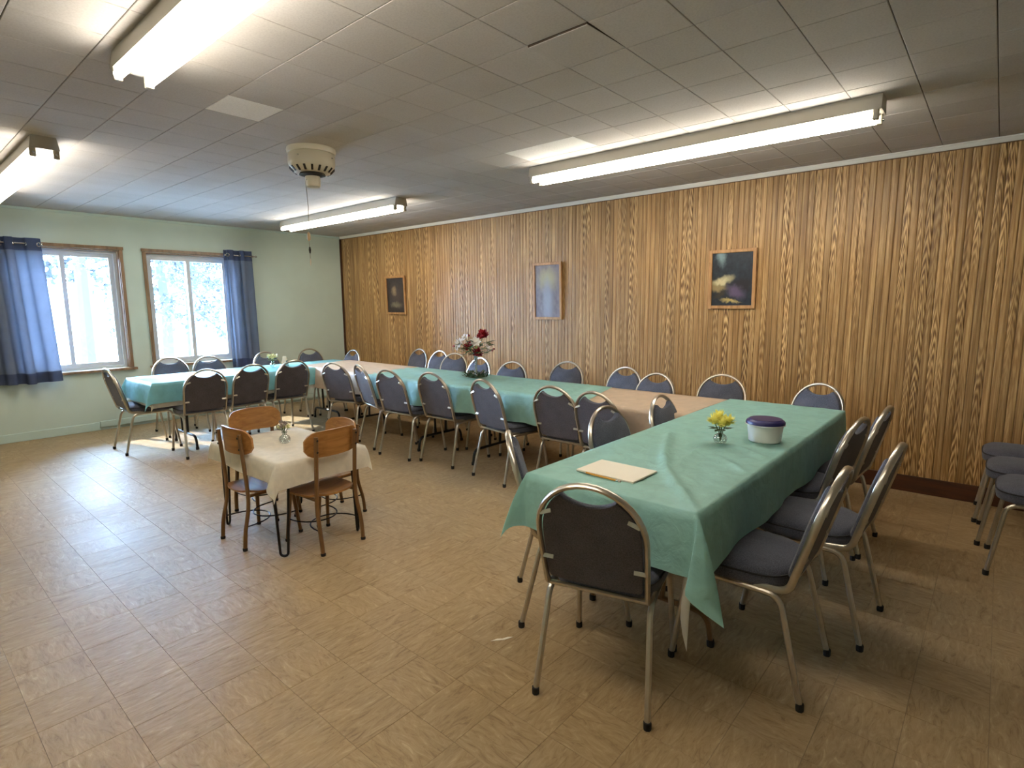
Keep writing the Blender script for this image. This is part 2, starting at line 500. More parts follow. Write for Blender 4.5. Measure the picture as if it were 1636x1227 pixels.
# ================================================================== ROOM SHELL
# ---- floor with nine-inch tiles
TS = 0.2286
FX0, FY0 = 0.472, 2.42
fl = struct(boxobj('floor', (XL, XW + 0.1, YB, YF + 0.1, -0.12, -0.003), M['floor_base']))
def tile_geo(ts, h, j=0.0005, bev=0.0006, down=False):
    if down: j, bev = 0.0016, 0.0022
    a = ts / 2 - j; b = a - bev
    z0, z1, z2 = (-h, -bev * 0.6, 0.0)
    if down: z0, z1, z2 = (h, bev * 0.8, 0.0)
    v = [(-a, -a, z0), (a, -a, z0), (a, a, z0), (-a, a, z0), (-a, -a, z1), (a, -a, z1), (a, a, z1), (-a, a, z1), (-b, -b, z2), (b, -b, z2), (b, b, z2), (-b, b, z2)]
    f = [(0, 1, 5, 4), (1, 2, 6, 5), (2, 3, 7, 6), (3, 0, 4, 7), (4, 5, 9, 8), (5, 6, 10, 9), (6, 7, 11, 10), (7, 4, 8, 11), (8, 9, 10, 11)]
    if down: f = [t[::-1] for t in f]
    return v, f
def in_view(p, marg=1.08):
    d = Vector(p) - Vector((0, 0, CAM_H))
    z = d.dot(fwd)
    if z < 0.2: return False
    return abs(d.dot(r2) / z * F_PX) < 818 * marg and abs(d.dot(u2) / z * F_PX) < 613.5 * marg
def lay_tiles(parent, name, rest_name, ts, ox, oy, z, xr, yr, mat, h, down, skip=(), nmax=298, rest_label=None):
    cells = []
    i0 = math.floor((xr[0] - ox) / ts); i1 = math.ceil((xr[1] - ox) / ts)
    j0 = math.floor((yr[0] - oy) / ts); j1 = math.ceil((yr[1] - oy) / ts)
    for i in range(i0, i1):
        for j in range(j0, j1):
            if (i, j) in skip: continue
            cx_, cy_ = ox + (i + .5) * ts, oy + (j + .5) * ts
            ex = [max(cx_ - ts / 2, xr[0]), min(cx_ + ts / 2, xr[1])]
            ey = [max(cy_ - ts / 2, yr[0]), min(cy_ + ts / 2, yr[1])]
            if ex[1] - ex[0] < 0.02 or ey[1] - ey[0] < 0.02: continue
            full = (ex[1] - ex[0] > ts - 1e-4) and (ey[1] - ey[0] > ts - 1e-4)
            vis = in_view((cx_, cy_, z))
            d = (Vector((cx_, cy_, z)) - Vector((0, 0, CAM_H))).length
            cells.append((0 if (vis and full) else 1, d, cx_, cy_, ex, ey, full))
    cells.sort(key=lambda c: (c[0], c[1]))
    v, f = tile_geo(ts, h, down=down)
    me = bpy.data.meshes.new(name); me.from_pydata(v, [], f); me.update(); me.materials.append(mat)
    singles = [c for c in cells if c[0] == 0][:nmax]
    for c in singles:
        o = bpy.data.objects.new(name, me); COL.objects.link(o); o.parent = parent
        o.location = (c[2], c[3], z + random.uniform(-0.0002, 0.0002))
    ids = set(id(c) for c in singles)
    V, Fc = [], []
    for c in cells:
        if id(c) in ids: continue
        n = len(V)
        sx = (c[4][1] - c[4][0]) / ts; sy = (c[5][1] - c[5][0]) / ts
        mx, my = sum(c[4]) / 2, sum(c[5]) / 2
        V += [(mx + p[0] * sx, my + p[1] * sy, z + p[2]) for p in v]
        Fc += [tuple(q + n for q in g) for g in f]
    o = obj(rest_name, (V, Fc), mat, parent)
    o['kind'] = 'stuff'
    return me
lay_tiles(fl, 'tile', 'tile_field', TS, FX0, FY0, 0.0, (XL, XW - 0.012), (YB, YF - 0.01), M['floor'], 0.003, False)

# ---- ceiling with twelve-inch tiles
ce = struct(boxobj('ceiling', (XL, XW + 0.1, YB, YF + 0.1, ZC + 0.006, ZC + 0.12), M['ceil_base']))
CT = 0.3048
CX0, CY0 = 1.39, 3.155
white_cells = [(0, 0), (6, -2), (6, -3)]
sag = (2, -6)
ctm = lay_tiles(ce, 'tile', 'tile_field', CT, CX0, CY0, ZC, (XL, XW), (YB, YF), M['ceiling'], 0.010, True, skip=set(white_cells + [sag]), nmax=294)
wme = ctm.copy(); wme.materials.clear(); wme.materials.append(M['ceiling_white'])
for (i, j) in white_cells:
    o = bpy.data.objects.new('tile', wme); COL.objects.link(o); o.parent = ce
    o.location = (CX0 + (i + .5) * CT, CY0 + (j + .5) * CT, ZC)
    o['label'] = 'newer bright white ceiling tile'
sme = ctm.copy(); sme.materials.append(simple('shaded_tile_edge', srgb(58, 46, 34), 0.9))  # shadow on the drooping tile's sides painted as dark brown
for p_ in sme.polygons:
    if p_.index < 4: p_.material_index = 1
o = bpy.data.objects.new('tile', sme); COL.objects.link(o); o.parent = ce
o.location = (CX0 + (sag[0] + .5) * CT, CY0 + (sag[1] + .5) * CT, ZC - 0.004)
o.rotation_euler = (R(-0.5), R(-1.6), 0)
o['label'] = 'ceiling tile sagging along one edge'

# ---- panelled wall on the right
wr = struct(boxobj('wall_right', (XW + 0.004, XW + 0.12, YB, YF + 0.1, -0.1, ZC + 0.1), M['rib_back']))
PW = 1.2192
NR = 26
pitch_r = PW / NR
def rib_geo(w, h0, h1, dep=0.0035):
    a = w / 2 - 0.0012; b = a * 0.62
    sec = [(0.0, -a), (-dep * 0.72, -a * 0.9), (-dep, -b), (-dep, b), (-dep * 0.72, a * 0.9), (0.0, a)]
    v = [(x, y, h0) for x, y in sec] + [(x, y, h1) for x, y in sec]
    n = len(sec)
    f = [(i, i + n, i + 1 + n, i + 1) for i in range(n - 1)]
    return v, f
rv, rf = rib_geo(pitch_r, 0.11, ZC - 0.045)
rib_me = bpy.data.meshes.new('rib'); rib_me.from_pydata(rv, [], rf); rib_me.update(); rib_me.materials.append(M['rib'])
for p_ in rib_me.polygons: p_.use_smooth = False
y_top = YF
# sheet seams measured in the photograph fall at y = 0.66 and 3.11; sheets run from there
seam0 = 0.66 - 2 * PW
k = 0
ya = seam0
while ya < YF - 0.02:
    yb = min(ya + PW, YF)
    pn = boxobj('panel', (XW, XW + 0.006, ya + 0.0015, yb - 0.0015, 0.0, ZC), M['rib_back'], wr)
    nr = int((yb - ya) / pitch_r + 1e-6)
    for i in range(nr):
        o = bpy.data.objects.new('rib', rib_me); COL.objects.link(o); o.parent = pn
        o.location = (XW, ya + (i + .5) * pitch_r, 0)
    ya += PW

# ---- mint wall with two window openings
W1 = (1.045, 2.14); W2 = (2.415, 3.47); WZ = (0.735, 2.155)
bm = bmesh.new()
T = 0.20
for (xa, xb, za, zb) in ((XL, W1[0], -0.1, ZC + .1), (W1[1], W2[0], -0.1, ZC + .1), (W2[1], XW + .1, -0.1, ZC + .1),
                         (W1[0], W1[1], -0.1, WZ[0]), (W1[0], W1[1], WZ[1], ZC + .1), (W2[0], W2[1], -0.1, WZ[0]), (W2[0], W2[1], WZ[1], ZC + .1)):
    box(bm, xa, xb, YF, YF + T, za, zb)
struct(obj('wall_far', bm, M['mint']))
struct(boxobj('wall_left', (XL - 0.12, XL, YB - .1, YF + .1, -0.1, ZC + .1), M['mint']))
struct(boxobj('wall_back', (XL - .1, XW + .1, YB - 0.12, YB, -0.1, ZC + .1), M['cream']))

# ---- trims and baseboards
bm = bmesh.new()
prof = [(0, -0.036), (-0.006, -0.036), (-0.010, -0.026), (-0.017, -0.012), (-0.022, -0.008), (-0.022, 0), (0, 0)]
vsA = [bm.verts.new((XW + x, YB, ZC + z)) for x, z in prof]; vsB = [bm.verts.new((XW + x, YF, ZC + z)) for x, z in prof]
for i in range(len(prof) - 1): bm.faces.new((vsA[i], vsB[i], vsB[i + 1], vsA[i + 1]))
bm.faces.new(vsA); bm.faces.new(vsB[::-1])
struct(obj('trim_1', bm, M['white_trim']))
struct(boxobj('trim_2', (XL, XW - 0.024, YF - 0.018, YF, ZC - 0.03, ZC), M['mint_trim'], bev=0.004))
struct(boxobj('trim_3', (XW - 0.022, XW - 0.006, YF - 0.022, YF, 0.0, ZC - 0.037), M['brown_base'], bev=0.003))
struct(boxobj('baseboard_right', (XW - 0.016, XW, YB, YF - 0.024, 0.0, 0.128), M['brown_base'], bev=0.004))
bf = struct(boxobj('baseboard_far', (XL, 1.755, YF - 0.02, YF, 0.0, 0.095), M['mint_trim'], bev=0.005))
boxobj('board', (1.76, XW - 0.03, YF - 0.024, YF, 0.032, 0.105), M['mint_trim'], bf, bev=0.005)

# ---- windows
def window(name, x0, x1, big_left):
    w = struct(empty(name, ((x0 + x1) / 2, YF, WZ[0])))
    inv = Matrix.Translation(-Vector(w.location))
    def B(n, d, m, par=None, bev=0.003):
        bm = bmesh.new(); box(bm, *d, bev=bev); bm.transform(inv)
        return obj(n, bm, m, par or w)
    z0, z1 = WZ
    cw = 0.034
    B('side_casing', (x0 - cw, x0 + .004, YF - 0.019, YF, z0, z1 + .002), M['oak_trim'])
    B('side_casing', (x1 - .004, x1 + cw, YF - 0.019, YF, z0, z1 + .002), M['oak_trim'])
    B('head_casing', (x0 - cw - .008, x1 + cw + .008, YF - 0.026, YF, z1 + .003, z1 + 0.042), M['oak_trim'])
    B('stool', (x0 - cw - .03, x1 + cw + .03, YF - 0.05, YF + 0.06, z0 - 0.03, z0 - .001), M['oak_trim'])
    # jamb lining
    B('jamb', (x0, x0 + 0.012, YF, YF + 0.105, z0, z1), M['oak_trim'], bev=0)
    B('jamb', (x1 - 0.012, x1, YF, YF + 0.105, z0, z1), M['oak_trim'], bev=0)
    B('head_jamb', (x0 + .012, x1 - .012, YF, YF + 0.105, z1 - 0.012, z1), M['oak_trim'], bev=0)
    # vinyl frame
    fr = 0.03
    xa, xb, za, zb = x0 + .012, x1 - .012, z0 + .002, z1 - .012
    ya, yb = YF + 0.085, YF + 0.17
    bm = bmesh.new()
    box(bm, xa, xa + fr, ya, yb, za, zb); box(bm, xb - fr, xb, ya, yb, za, zb)
    box(bm, xa + fr, xb - fr, ya, yb, za, za + fr); box(bm, xa + fr, xb - fr, ya, yb, zb - fr, zb)
    bm.transform(inv); obj('window_frame', bm, M['vinyl'], w)
    mid = (xa + xb) / 2 + (0.0 if big_left else -0.01)
    for (sa, sb, sy) in ((xa + fr, mid + 0.024, ya + 0.012), (mid - 0.024, xb - fr, ya + 0.042)):
        s = 0.045
        bm = bmesh.new()
        zc, zd = za + fr, zb - fr
        y1_ = sy + 0.026
        box(bm, sa, sa + s, sy, y1_, zc, zd); box(bm, sb - s, sb, sy, y1_, zc, zd)
        box(bm, sa + s, sb - s, sy, y1_, zc, zc + s); box(bm, sa + s, sb - s, sy, y1_, zd - s, zd)
        bm.transform(inv); so = obj('sash', bm, M['vinyl'], w)
        bm = bmesh.new(); box(bm, sa + s - .004, sb - s + .004, sy + 0.011, sy + 0.015, zc + s - .004, zd - s + .004)
        bm.transform(inv); obj('pane', bm, M['glass'], so)
    return w
window('window_1', W1[0], W1[1], True)
window('window_2', W2[0], W2[1], False)

# ---- curtains and rods
def curtain(x0t, x1t, x0b, x1b, ztop, zbot, waves, amp, label, seed, grom):
    rnd = random.Random(seed)
    yc = YF - 0.125
    root = empty('curtain', ((x0t + x1t) / 2, yc, ztop))
    tag(root, label, 'curtain', 'blue curtains')
    ph = [rnd.uniform(-0.5, 0.5) for _ in range(8)]
    def P(u, t, off=0.0):
        z = ztop + (zbot - ztop) * t
        x = (x0t + (x1t - x0t) * u) * (1 - t) + (x0b + (x1b - x0b) * u) * t
        uu = u + 0.03 * math.sin(2 * PI * u * 1.7 + ph[0]) + 0.02 * t * math.sin(6 * u + ph[1])
        a = amp * (0.75 + 0.35 * t + 0.25 * math.sin(5 * u + ph[2]))
        y = yc + a * math.cos(2 * PI * waves * uu + 0.25 * t * math.sin(9 * u + ph[3])) + 0.008 * t * math.sin(17 * u + 3 * t)
        x += 0.012 * math.sin(4 * PI * waves * uu)
        z += 0.006 * t * math.sin(2 * PI * waves * uu * 0.5 + ph[4])
        return Vector((x, y + off, z)) - Vector(root.location)
    def grid(t0, t1, nt, off):
        nu = int(waves * 18)
        V = [P(i / nu, t0 + (t1 - t0) * j / nt, off) for j in range(nt + 1) for i in range(nu + 1)]
        Fc = [(j * (nu + 1) + i, j * (nu + 1) + i + 1, (j + 1) * (nu + 1) + i + 1, (j + 1) * (nu + 1) + i) for j in range(nt) for i in range(nu)]
        return V, Fc
    obj('fabric', grid(0, 1, 24, 0.0), M['curtain'], root, smooth='all')
    obj('top_hem', grid(0.0, 0.085, 3, -0.003), M['curtain_hem_shaded'], root, smooth='all')
    obj('bottom_hem', grid(0.925, 0.998, 3, -0.003), M['curtain_hem_shaded'], root, smooth='all')
    for g in grom:
        p = P(g, 0.042)
        d = (P(min(g + .01, 1), 0.042) - P(max(g - .01, 0), 0.042)).normalized()
        bm = bmesh.new()
        up = Vector((0, 0, 1))
        tube(bm, [p + d * 0.021 * math.cos(2 * PI * k / 14) + up * 0.021 * math.sin(2 * PI * k / 14) for k in range(14)], 0.006, 6, closed=True)
        obj('grommet', bm, M['steel'], root, smooth=True)
    return yc
yc = curtain(0.50, 1.40, 0.50, 1.455, 2.225, 0.645, 5.0, 0.050, 'blue grommet curtain gathered over the window further from the panelled wall', 3, [0.28, 0.39, 0.5, 0.61, 0.72, 0.83, 0.945])
curtain(3.325, 3.70, 3.345, 3.72, 2.235, 0.625, 2.4, 0.040, 'narrow blue grommet curtain hanging at the window edge nearer the panelled wall', 11, [0.12, 0.33, 0.54, 0.75, 0.93])
def rod(x0, x1, label):
    r_ = empty('curtain_rod', ((x0 + x1) / 2, yc, 2.165)); tag(r_, label, 'curtain rod', 'curtain rods')
    h = (x1 - x0) / 2
    bm = bmesh.new(); tube(bm, [(-h, 0, 0), (h, 0, 0)], 0.009, 10); obj('pole', bm, M['steel'], r_, smooth=True)
    for s in (-1, 1):
        bm = bmesh.new(); lathe(bm, [(0, 0.03), (0.012, 0.024), (0.017, 0.012), (0.012, 0.002), (0.009, 0)], 10)
        bm.transform(Matrix.Rotation(s * PI / 2, 4, 'Y')); bm.transform(Matrix.Translation((s * h, 0, 0)))
        obj('finial', bm, M['steel'], r_, smooth=True)
        bm = bmesh.new(); box(bm, s * (h - 0.03) - .008, s * (h - .03) + .008, -0.006, YF - yc, -0.012, 0.012, bev=.002)
        obj('bracket', bm, M['steel'], r_)
rod(0.40, 1.375, 'steel curtain rod through the grommets of the wide blue curtain')
rod(3.35, 3.74, 'short steel curtain rod through the grommets of the narrow blue curtain')

# ================================================================== CEILING FIXTURES
def fluorescent(xc, y0, y1, label):
    r_ = empty('fluorescent_light', (xc, (y0 + y1) / 2, ZC))
    tag(r_, label, 'ceiling light', 'twin tube fluorescent strips')
    h = (y1 - y0) / 2
    bm = bmesh.new()
    sec = [(-0.064, 0.0), (-0.068, -0.014), (-0.078, -0.070), (-0.078, -0.080), (-0.02, -0.078), (0.02, -0.078), (0.078, -0.080), (0.078, -0.070), (0.068, -0.014), (0.064, 0.0)]
    A = [bm.verts.new((x, -h, z)) for x, z in sec]; B = [bm.verts.new((x, h, z)) for x, z in sec]
    n = len(sec)
    for i in range(n): bm.faces.new((A[i], A[(i + 1) % n], B[(i + 1) % n], B[i]))
    bm.faces.new(A); bm.faces.new(B[::-1])
    bmesh.ops.recalc_face_normals(bm, faces=bm.faces[:])
    obj('housing', bm, M['fixture'], r_)
    for sx in (-1, 1):
        bm = bmesh.new()
        tube(bm, [(sx * 0.060, -h + 0.04, -0.106), (sx * 0.060, h - 0.04, -0.106)], 0.019, 12)
        obj('tube', bm, M['tube'], r_, smooth=True)
        for sy in (-1, 1):
            bm = bmesh.new()
            ya, yb = sorted((sy * (h - 0.04), sy * (h - 0.012)))
            box(bm, sx * 0.060 - 0.017, sx * 0.060 + 0.017, ya, yb, -0.130, -0.074, bev=0.006)
            so = obj('socket', bm, M['socket'], r_)
            bm = bmesh.new()
            tube(bm, [(sx * 0.060, sy * (h - 0.013), -0.106), (sx * 0.060, sy * (h - 0.004), -0.106)], 0.007, 8)
            obj('cap', bm, M['steel'], so)
    return r_
fluorescent(0.90, 0.57, 2.985, 'twin tube fluorescent strip cut off by the top edge, next to the white ceiling tile')
fluorescent(3.745, 0.57, 2.985, 'long twin tube fluorescent strip above the tables, closest to the panelled wall prints')
fluorescent(0.90, 4.75, 7.16, 'twin tube fluorescent strip with its dark end cap showing, cut by the frame side')
fluorescent(3.765, 4.75, 7.16, 'twin tube fluorescent strip behind the fan pull chain near the mint wall')

# ---- fan motor without blades
fan = empty('ceiling_fan', (2.215, 3.78, ZC))
tag(fan, 'ivory ceiling fan motor without blades, hanging under the ceiling with a pull chain', 'ceiling fan')
bm = bmesh.new(); lathe(bm, [(0, 0), (0.165, 0), (0.168, -0.012), (0.163, -0.035), (0.158, -0.036), (0, -0.036)], 36)
obj('canopy', bm, M['ivory'], fan, smooth=True)
bm = bmesh.new(); lathe(bm, [(0.150, -0.036), (0.158, -0.05), (0.160, -0.10), (0.150, -0.135), (0.125, -0.16), (0.07, -0.168), (0, -0.168)], 36)
obj('motor_housing', bm, M['ivory'], fan, smooth=True)
for i in range(18):
    a = 2 * PI * i / 18
    bm = bmesh.new(); box(bm, 0.097, 0.137, -0.007, 0.007, -0.004, 0.004, bev=0.002)
    bm.transform(Matrix.Translation((0, 0, -0.110)) @ Matrix.Identity(4))
    bm.free()
    bm = bmesh.new(); box(bm, -0.021, 0.021, -0.0075, 0.0075, -0.0025, 0.0025)
    bm.transform(Matrix.Rotation(a, 4, 'Z') @ Matrix.Translation((0.1385, 0, -0.148)) @ Matrix.Rotation(R(-45), 4, 'Y'))
    obj('vent_slot', bm, M['slot'], fan)
bm = bmesh.new(); lathe(bm, [(0.085, -0.166), (0.09, -0.176), (0.05, -0.184), (0.045, -0.19), (0, -0.19)], 28)
obj('flywheel', bm, M['slot'], fan, smooth=True)
for i in range(4):
    a = 2 * PI * (i + .3) / 4
    bm = bmesh.new(); lathe(bm, [(0, -0.006), (0.006, -0.005), (0.007, 0.0)], 8)
    bm.transform(Matrix.Translation((0.161 * math.cos(a), 0.161 * math.sin(a), -0.07)))
    obj('screw', bm, M['steel'], fan)
bm = bmesh.new(); lathe(bm, [(0.050, -0.186), (0.052, -0.20), (0.052, -0.245), (0.046, -0.256), (0, -0.258)], 24)
obj('switch_cup', bm, M['ivory'], fan, smooth=True)
cx_, cy_ = -0.050, -0.012
bm = bmesh.new()
tube(bm, [(cx_ + 0.012, cy_, -0.212), (cx_ - 0.008, cy_, -0.214), (cx_ - 0.012, cy_, -0.24), (cx_ - .004, cy_, -0.40), (cx_ - 0.012, cy_, -0.58)], 0.0022, 6)
pc = obj('pull_chain', bm, M['chain'], fan, smooth=True)
bm = bmesh.new(); lathe(bm, [(0, 0.03), (0.006, 0.028), (0.011, 0.012), (0.011, -0.02), (0.006, -0.03), (0, -0.031)], 12, (cx_ - 0.012, cy_, -0.605))
obj('fob', bm, M['fob'], pc, smooth=True)
bm = bmesh.new(); tube(bm, [(cx_ - .012, cy_, -0.63), (cx_ - .010, cy_, -0.76)], 0.0018, 6); obj('lower_chain', bm, M['chain'], pc)
bm = bmesh.new(); lathe(bm, [(0, 0.025), (0.005, 0.022), (0.008, 0.0), (0.004, -0.022), (0, -0.024)], 10, (cx_ - 0.010, cy_, -0.70)); obj('fob', bm, M['slot'], pc, smooth=True)
bm = bmesh.new(); lathe(bm, [(0, 0.025), (0.004, 0.022), (0.006, 0.0), (0.003, -0.022), (0, -0.024)], 10, (cx_ - 0.010, cy_, -0.785)); obj('chain_end', bm, M['ivory'], pc, smooth=True)

# ================================================================== PRINTS ON THE PANELLING
def framed(y0, y1, z0, z1, mat, label, fw=0.03, tilt=1.5):
    yc_, zc_ = (y0 + y1) / 2, (z0 + z1) / 2
    r_ = empty('framed_picture', (XW - 0.006, yc_, zc_))
    tag(r_, label, 'picture', 'framed prints on the panelling')
    hy, hz = (y1 - y0) / 2, (z1 - z0) / 2
    D = 0.022
    for (a, b, c, d) in ((-hy, -hy + fw, -hz, hz), (hy - fw, hy, -hz, hz), (-hy + fw, hy - fw, -hz, -hz + fw), (-hy + fw, hy - fw, hz - fw, hz)):
        bm = bmesh.new(); box(bm, -D, 0, a, b, c, d, bev=0.004); obj('frame_rail', bm, M['oak_frame'], r_)
    v = [(-0.010, hy - fw + .002, -hz + fw - .002), (-0.010, -hy + fw - .002, -hz + fw - .002), (-0.010, -hy + fw - .002, hz - fw + .002), (-0.010, hy - fw + .002, hz - fw + .002)]
    v2 = [(-0.002,) + p[1:] for p in v]
    o = obj('print', (v + v2, [(0, 1, 2, 3), (7, 6, 5, 4), (0, 4, 5, 1), (1, 5, 6, 2), (2, 6, 7, 3), (3, 7, 4, 0)]), mat, r_)
    uvl = o.data.uv_layers.new(name='uv')
    uvc = [(0, 0), (1, 0), (1, 1), (0, 1)]
    for p in o.data.polygons:
        for li in p.loop_indices:
            uvl.data[li].uv = uvc[o.data.loops[li].vertex_index % 4]
    r_.rotation_euler = (0, R(-tilt), 0)
    r_.location.x -= math.sin(R(tilt)) * hz
    return r_
a3 = art_mat('night_print', (srgb(18, 22, 30), srgb(36, 44, 52)), [
    (0.22, 0.93, 0.13, 0.20, 15, srgb(120, 140, 140), 0.9),
    (0.76, 0.38, 0.30, 0.16, 10, srgb(30, 24, 26), 0.6),
    (0.24, 0.46, 0.34, 0.10, 14, srgb(198, 184, 140), 0.8),
    (0.16, 0.34, 0.26, 0.08, 0, srgb(140, 120, 78), 0.8),
    (0.60, 0.26, 0.26, 0.13, -14, srgb(92, 76, 98), 0.8),
    (0.48, 0.09, 0.28, 0.04, -6, srgb(180, 156, 92), 0.8),
    (0.2, 0.2, 0.2, 0.07, 20, srgb(54, 46, 32), 0.7)])
a2 = art_mat('glow_print', (srgb(100, 88, 92), srgb(124, 112, 114)), [
    (0.5, 0.74, 0.48, 0.26, 0, srgb(160, 150, 108), 0.95),
    (0.5, 0.30, 0.24, 0.50, 0, srgb(138, 140, 148), 0.85)])
a1 = art_mat('brown_print', (srgb(44, 36, 34), srgb(60, 50, 46)), [
    (0.5, 0.5, 0.42, 0.38, 0, srgb(74, 60, 52), 0.9),
    (0.42, 0.62, 0.17, 0.14, -20, srgb(146, 124, 96), 0.8),
    (0.5, 0.22, 0.36, 0.10, 0, srgb(122, 112, 88), 0.8)])
framed(1.645, 2.066, 1.414, 1.942, a3, 'oak framed dark blue night print with a pale glow, largest of the wall prints')
framed(3.735, 4.145, 1.292, 1.938, a2, 'tall oak framed pale grey print with golden glow, between the other two')
framed(6.505, 6.962, 1.338, 1.893, a1, 'oak framed dark brown print hanging closest to the mint wall')

# ================================================================== TABLES
def leg_frame(parent, x, w, mt='black_metal'):
    """folding wishbone leg: two uprights to a low bar that bends down at both ends"""
    bm = bmesh.new()
    z0 = 0.14
    hw = w / 2
    tube(bm, rounded_path([(x, -hw, 0.012), (x, -hw + 0.02, z0), (x, hw - 0.02, z0), (x, hw, 0.012)], 0.06), 0.013, 8)
    lf = obj('leg_frame', bm, M[mt], parent, smooth=True)
    for s in (-1, 1):
        bm = bmesh.new(); tube(bm, [(x, s * 0.07, z0), (x, s * 0.09, 0.71)], 0.013, 8); obj('upright', bm, M[mt], lf, smooth=True)
        bm = bmesh.new(); lathe(bm, [(0, 0), (0.016, 0), (0.017, 0.02), (0.014, 0.03), (0, 0.03)], 10, (x, s * hw, 0)); obj('foot_cap', bm, M['rubber'], lf)
    return lf
def folding_table(cx, cy, L, Wd, rz, label, mt='black_metal'):
    r_ = empty('folding_table', (cx, cy, 0), rz)
    tag(r_, label, 'table', 'folding tables in the U')
    bm = bmesh.new(); box(bm, -L / 2, L / 2, -Wd / 2, Wd / 2, 0.708, 0.735, bev=0.004); obj('tabletop', bm, M['table_top'], r_)
    for s in (-1, 1):
        leg_frame(r_, s * (L / 2 - 0.38), 0.60, mt)
        bm = bmesh.new(); tube(bm, [(s * (L / 2 - 0.38), 0, 0.42), (s * (L / 2 - 0.80), 0, 0.70)], 0.007, 6); obj('brace', bm, M['black_metal'], r_, smooth=True)
    bm = bmesh.new()
    for s in (-1, 1): box(bm, -L / 2 + .05, L / 2 - .05, s * (Wd / 2 - .03) - .01, s * (Wd / 2 - .03) + .01, 0.68, 0.708)
    obj('apron', bm, M['black_metal'], r_)
    return r_
T1 = (1.835, 4.275, 0.742, 1.498)
T2 = (3.485, 4.235, 1.512, 3.95)
T3 = (3.485, 4.235, 3.96, 6.10)
T4 = (1.765, 4.205, 6.115, 6.885)
folding_table((T1[0] + T1[1]) / 2 + 0.012, (T1[2] + T1[3]) / 2 + 0.005, 2.40, 0.705, 0, 'folding table under the large green cloth, with the paper and food tub on it', 'brown_leg')
folding_table((T2[0] + T2[1]) / 2, (T2[2] + T2[3]) / 2, 2.438, 0.75, PI / 2, 'folding table along the panelled wall, half beige and half green covered')
folding_table((T3[0] + T3[1]) / 2, (T3[2] + T3[3]) / 2, 2.13, 0.75, PI / 2, 'folding table along the panelled wall beyond the tall bouquet')
folding_table((T4[0] + T4[1]) / 2, (T4[2] + T4[3]) / 2, 2.44, 0.77, 0, 'folding table under the aqua cloth in front of the windows')

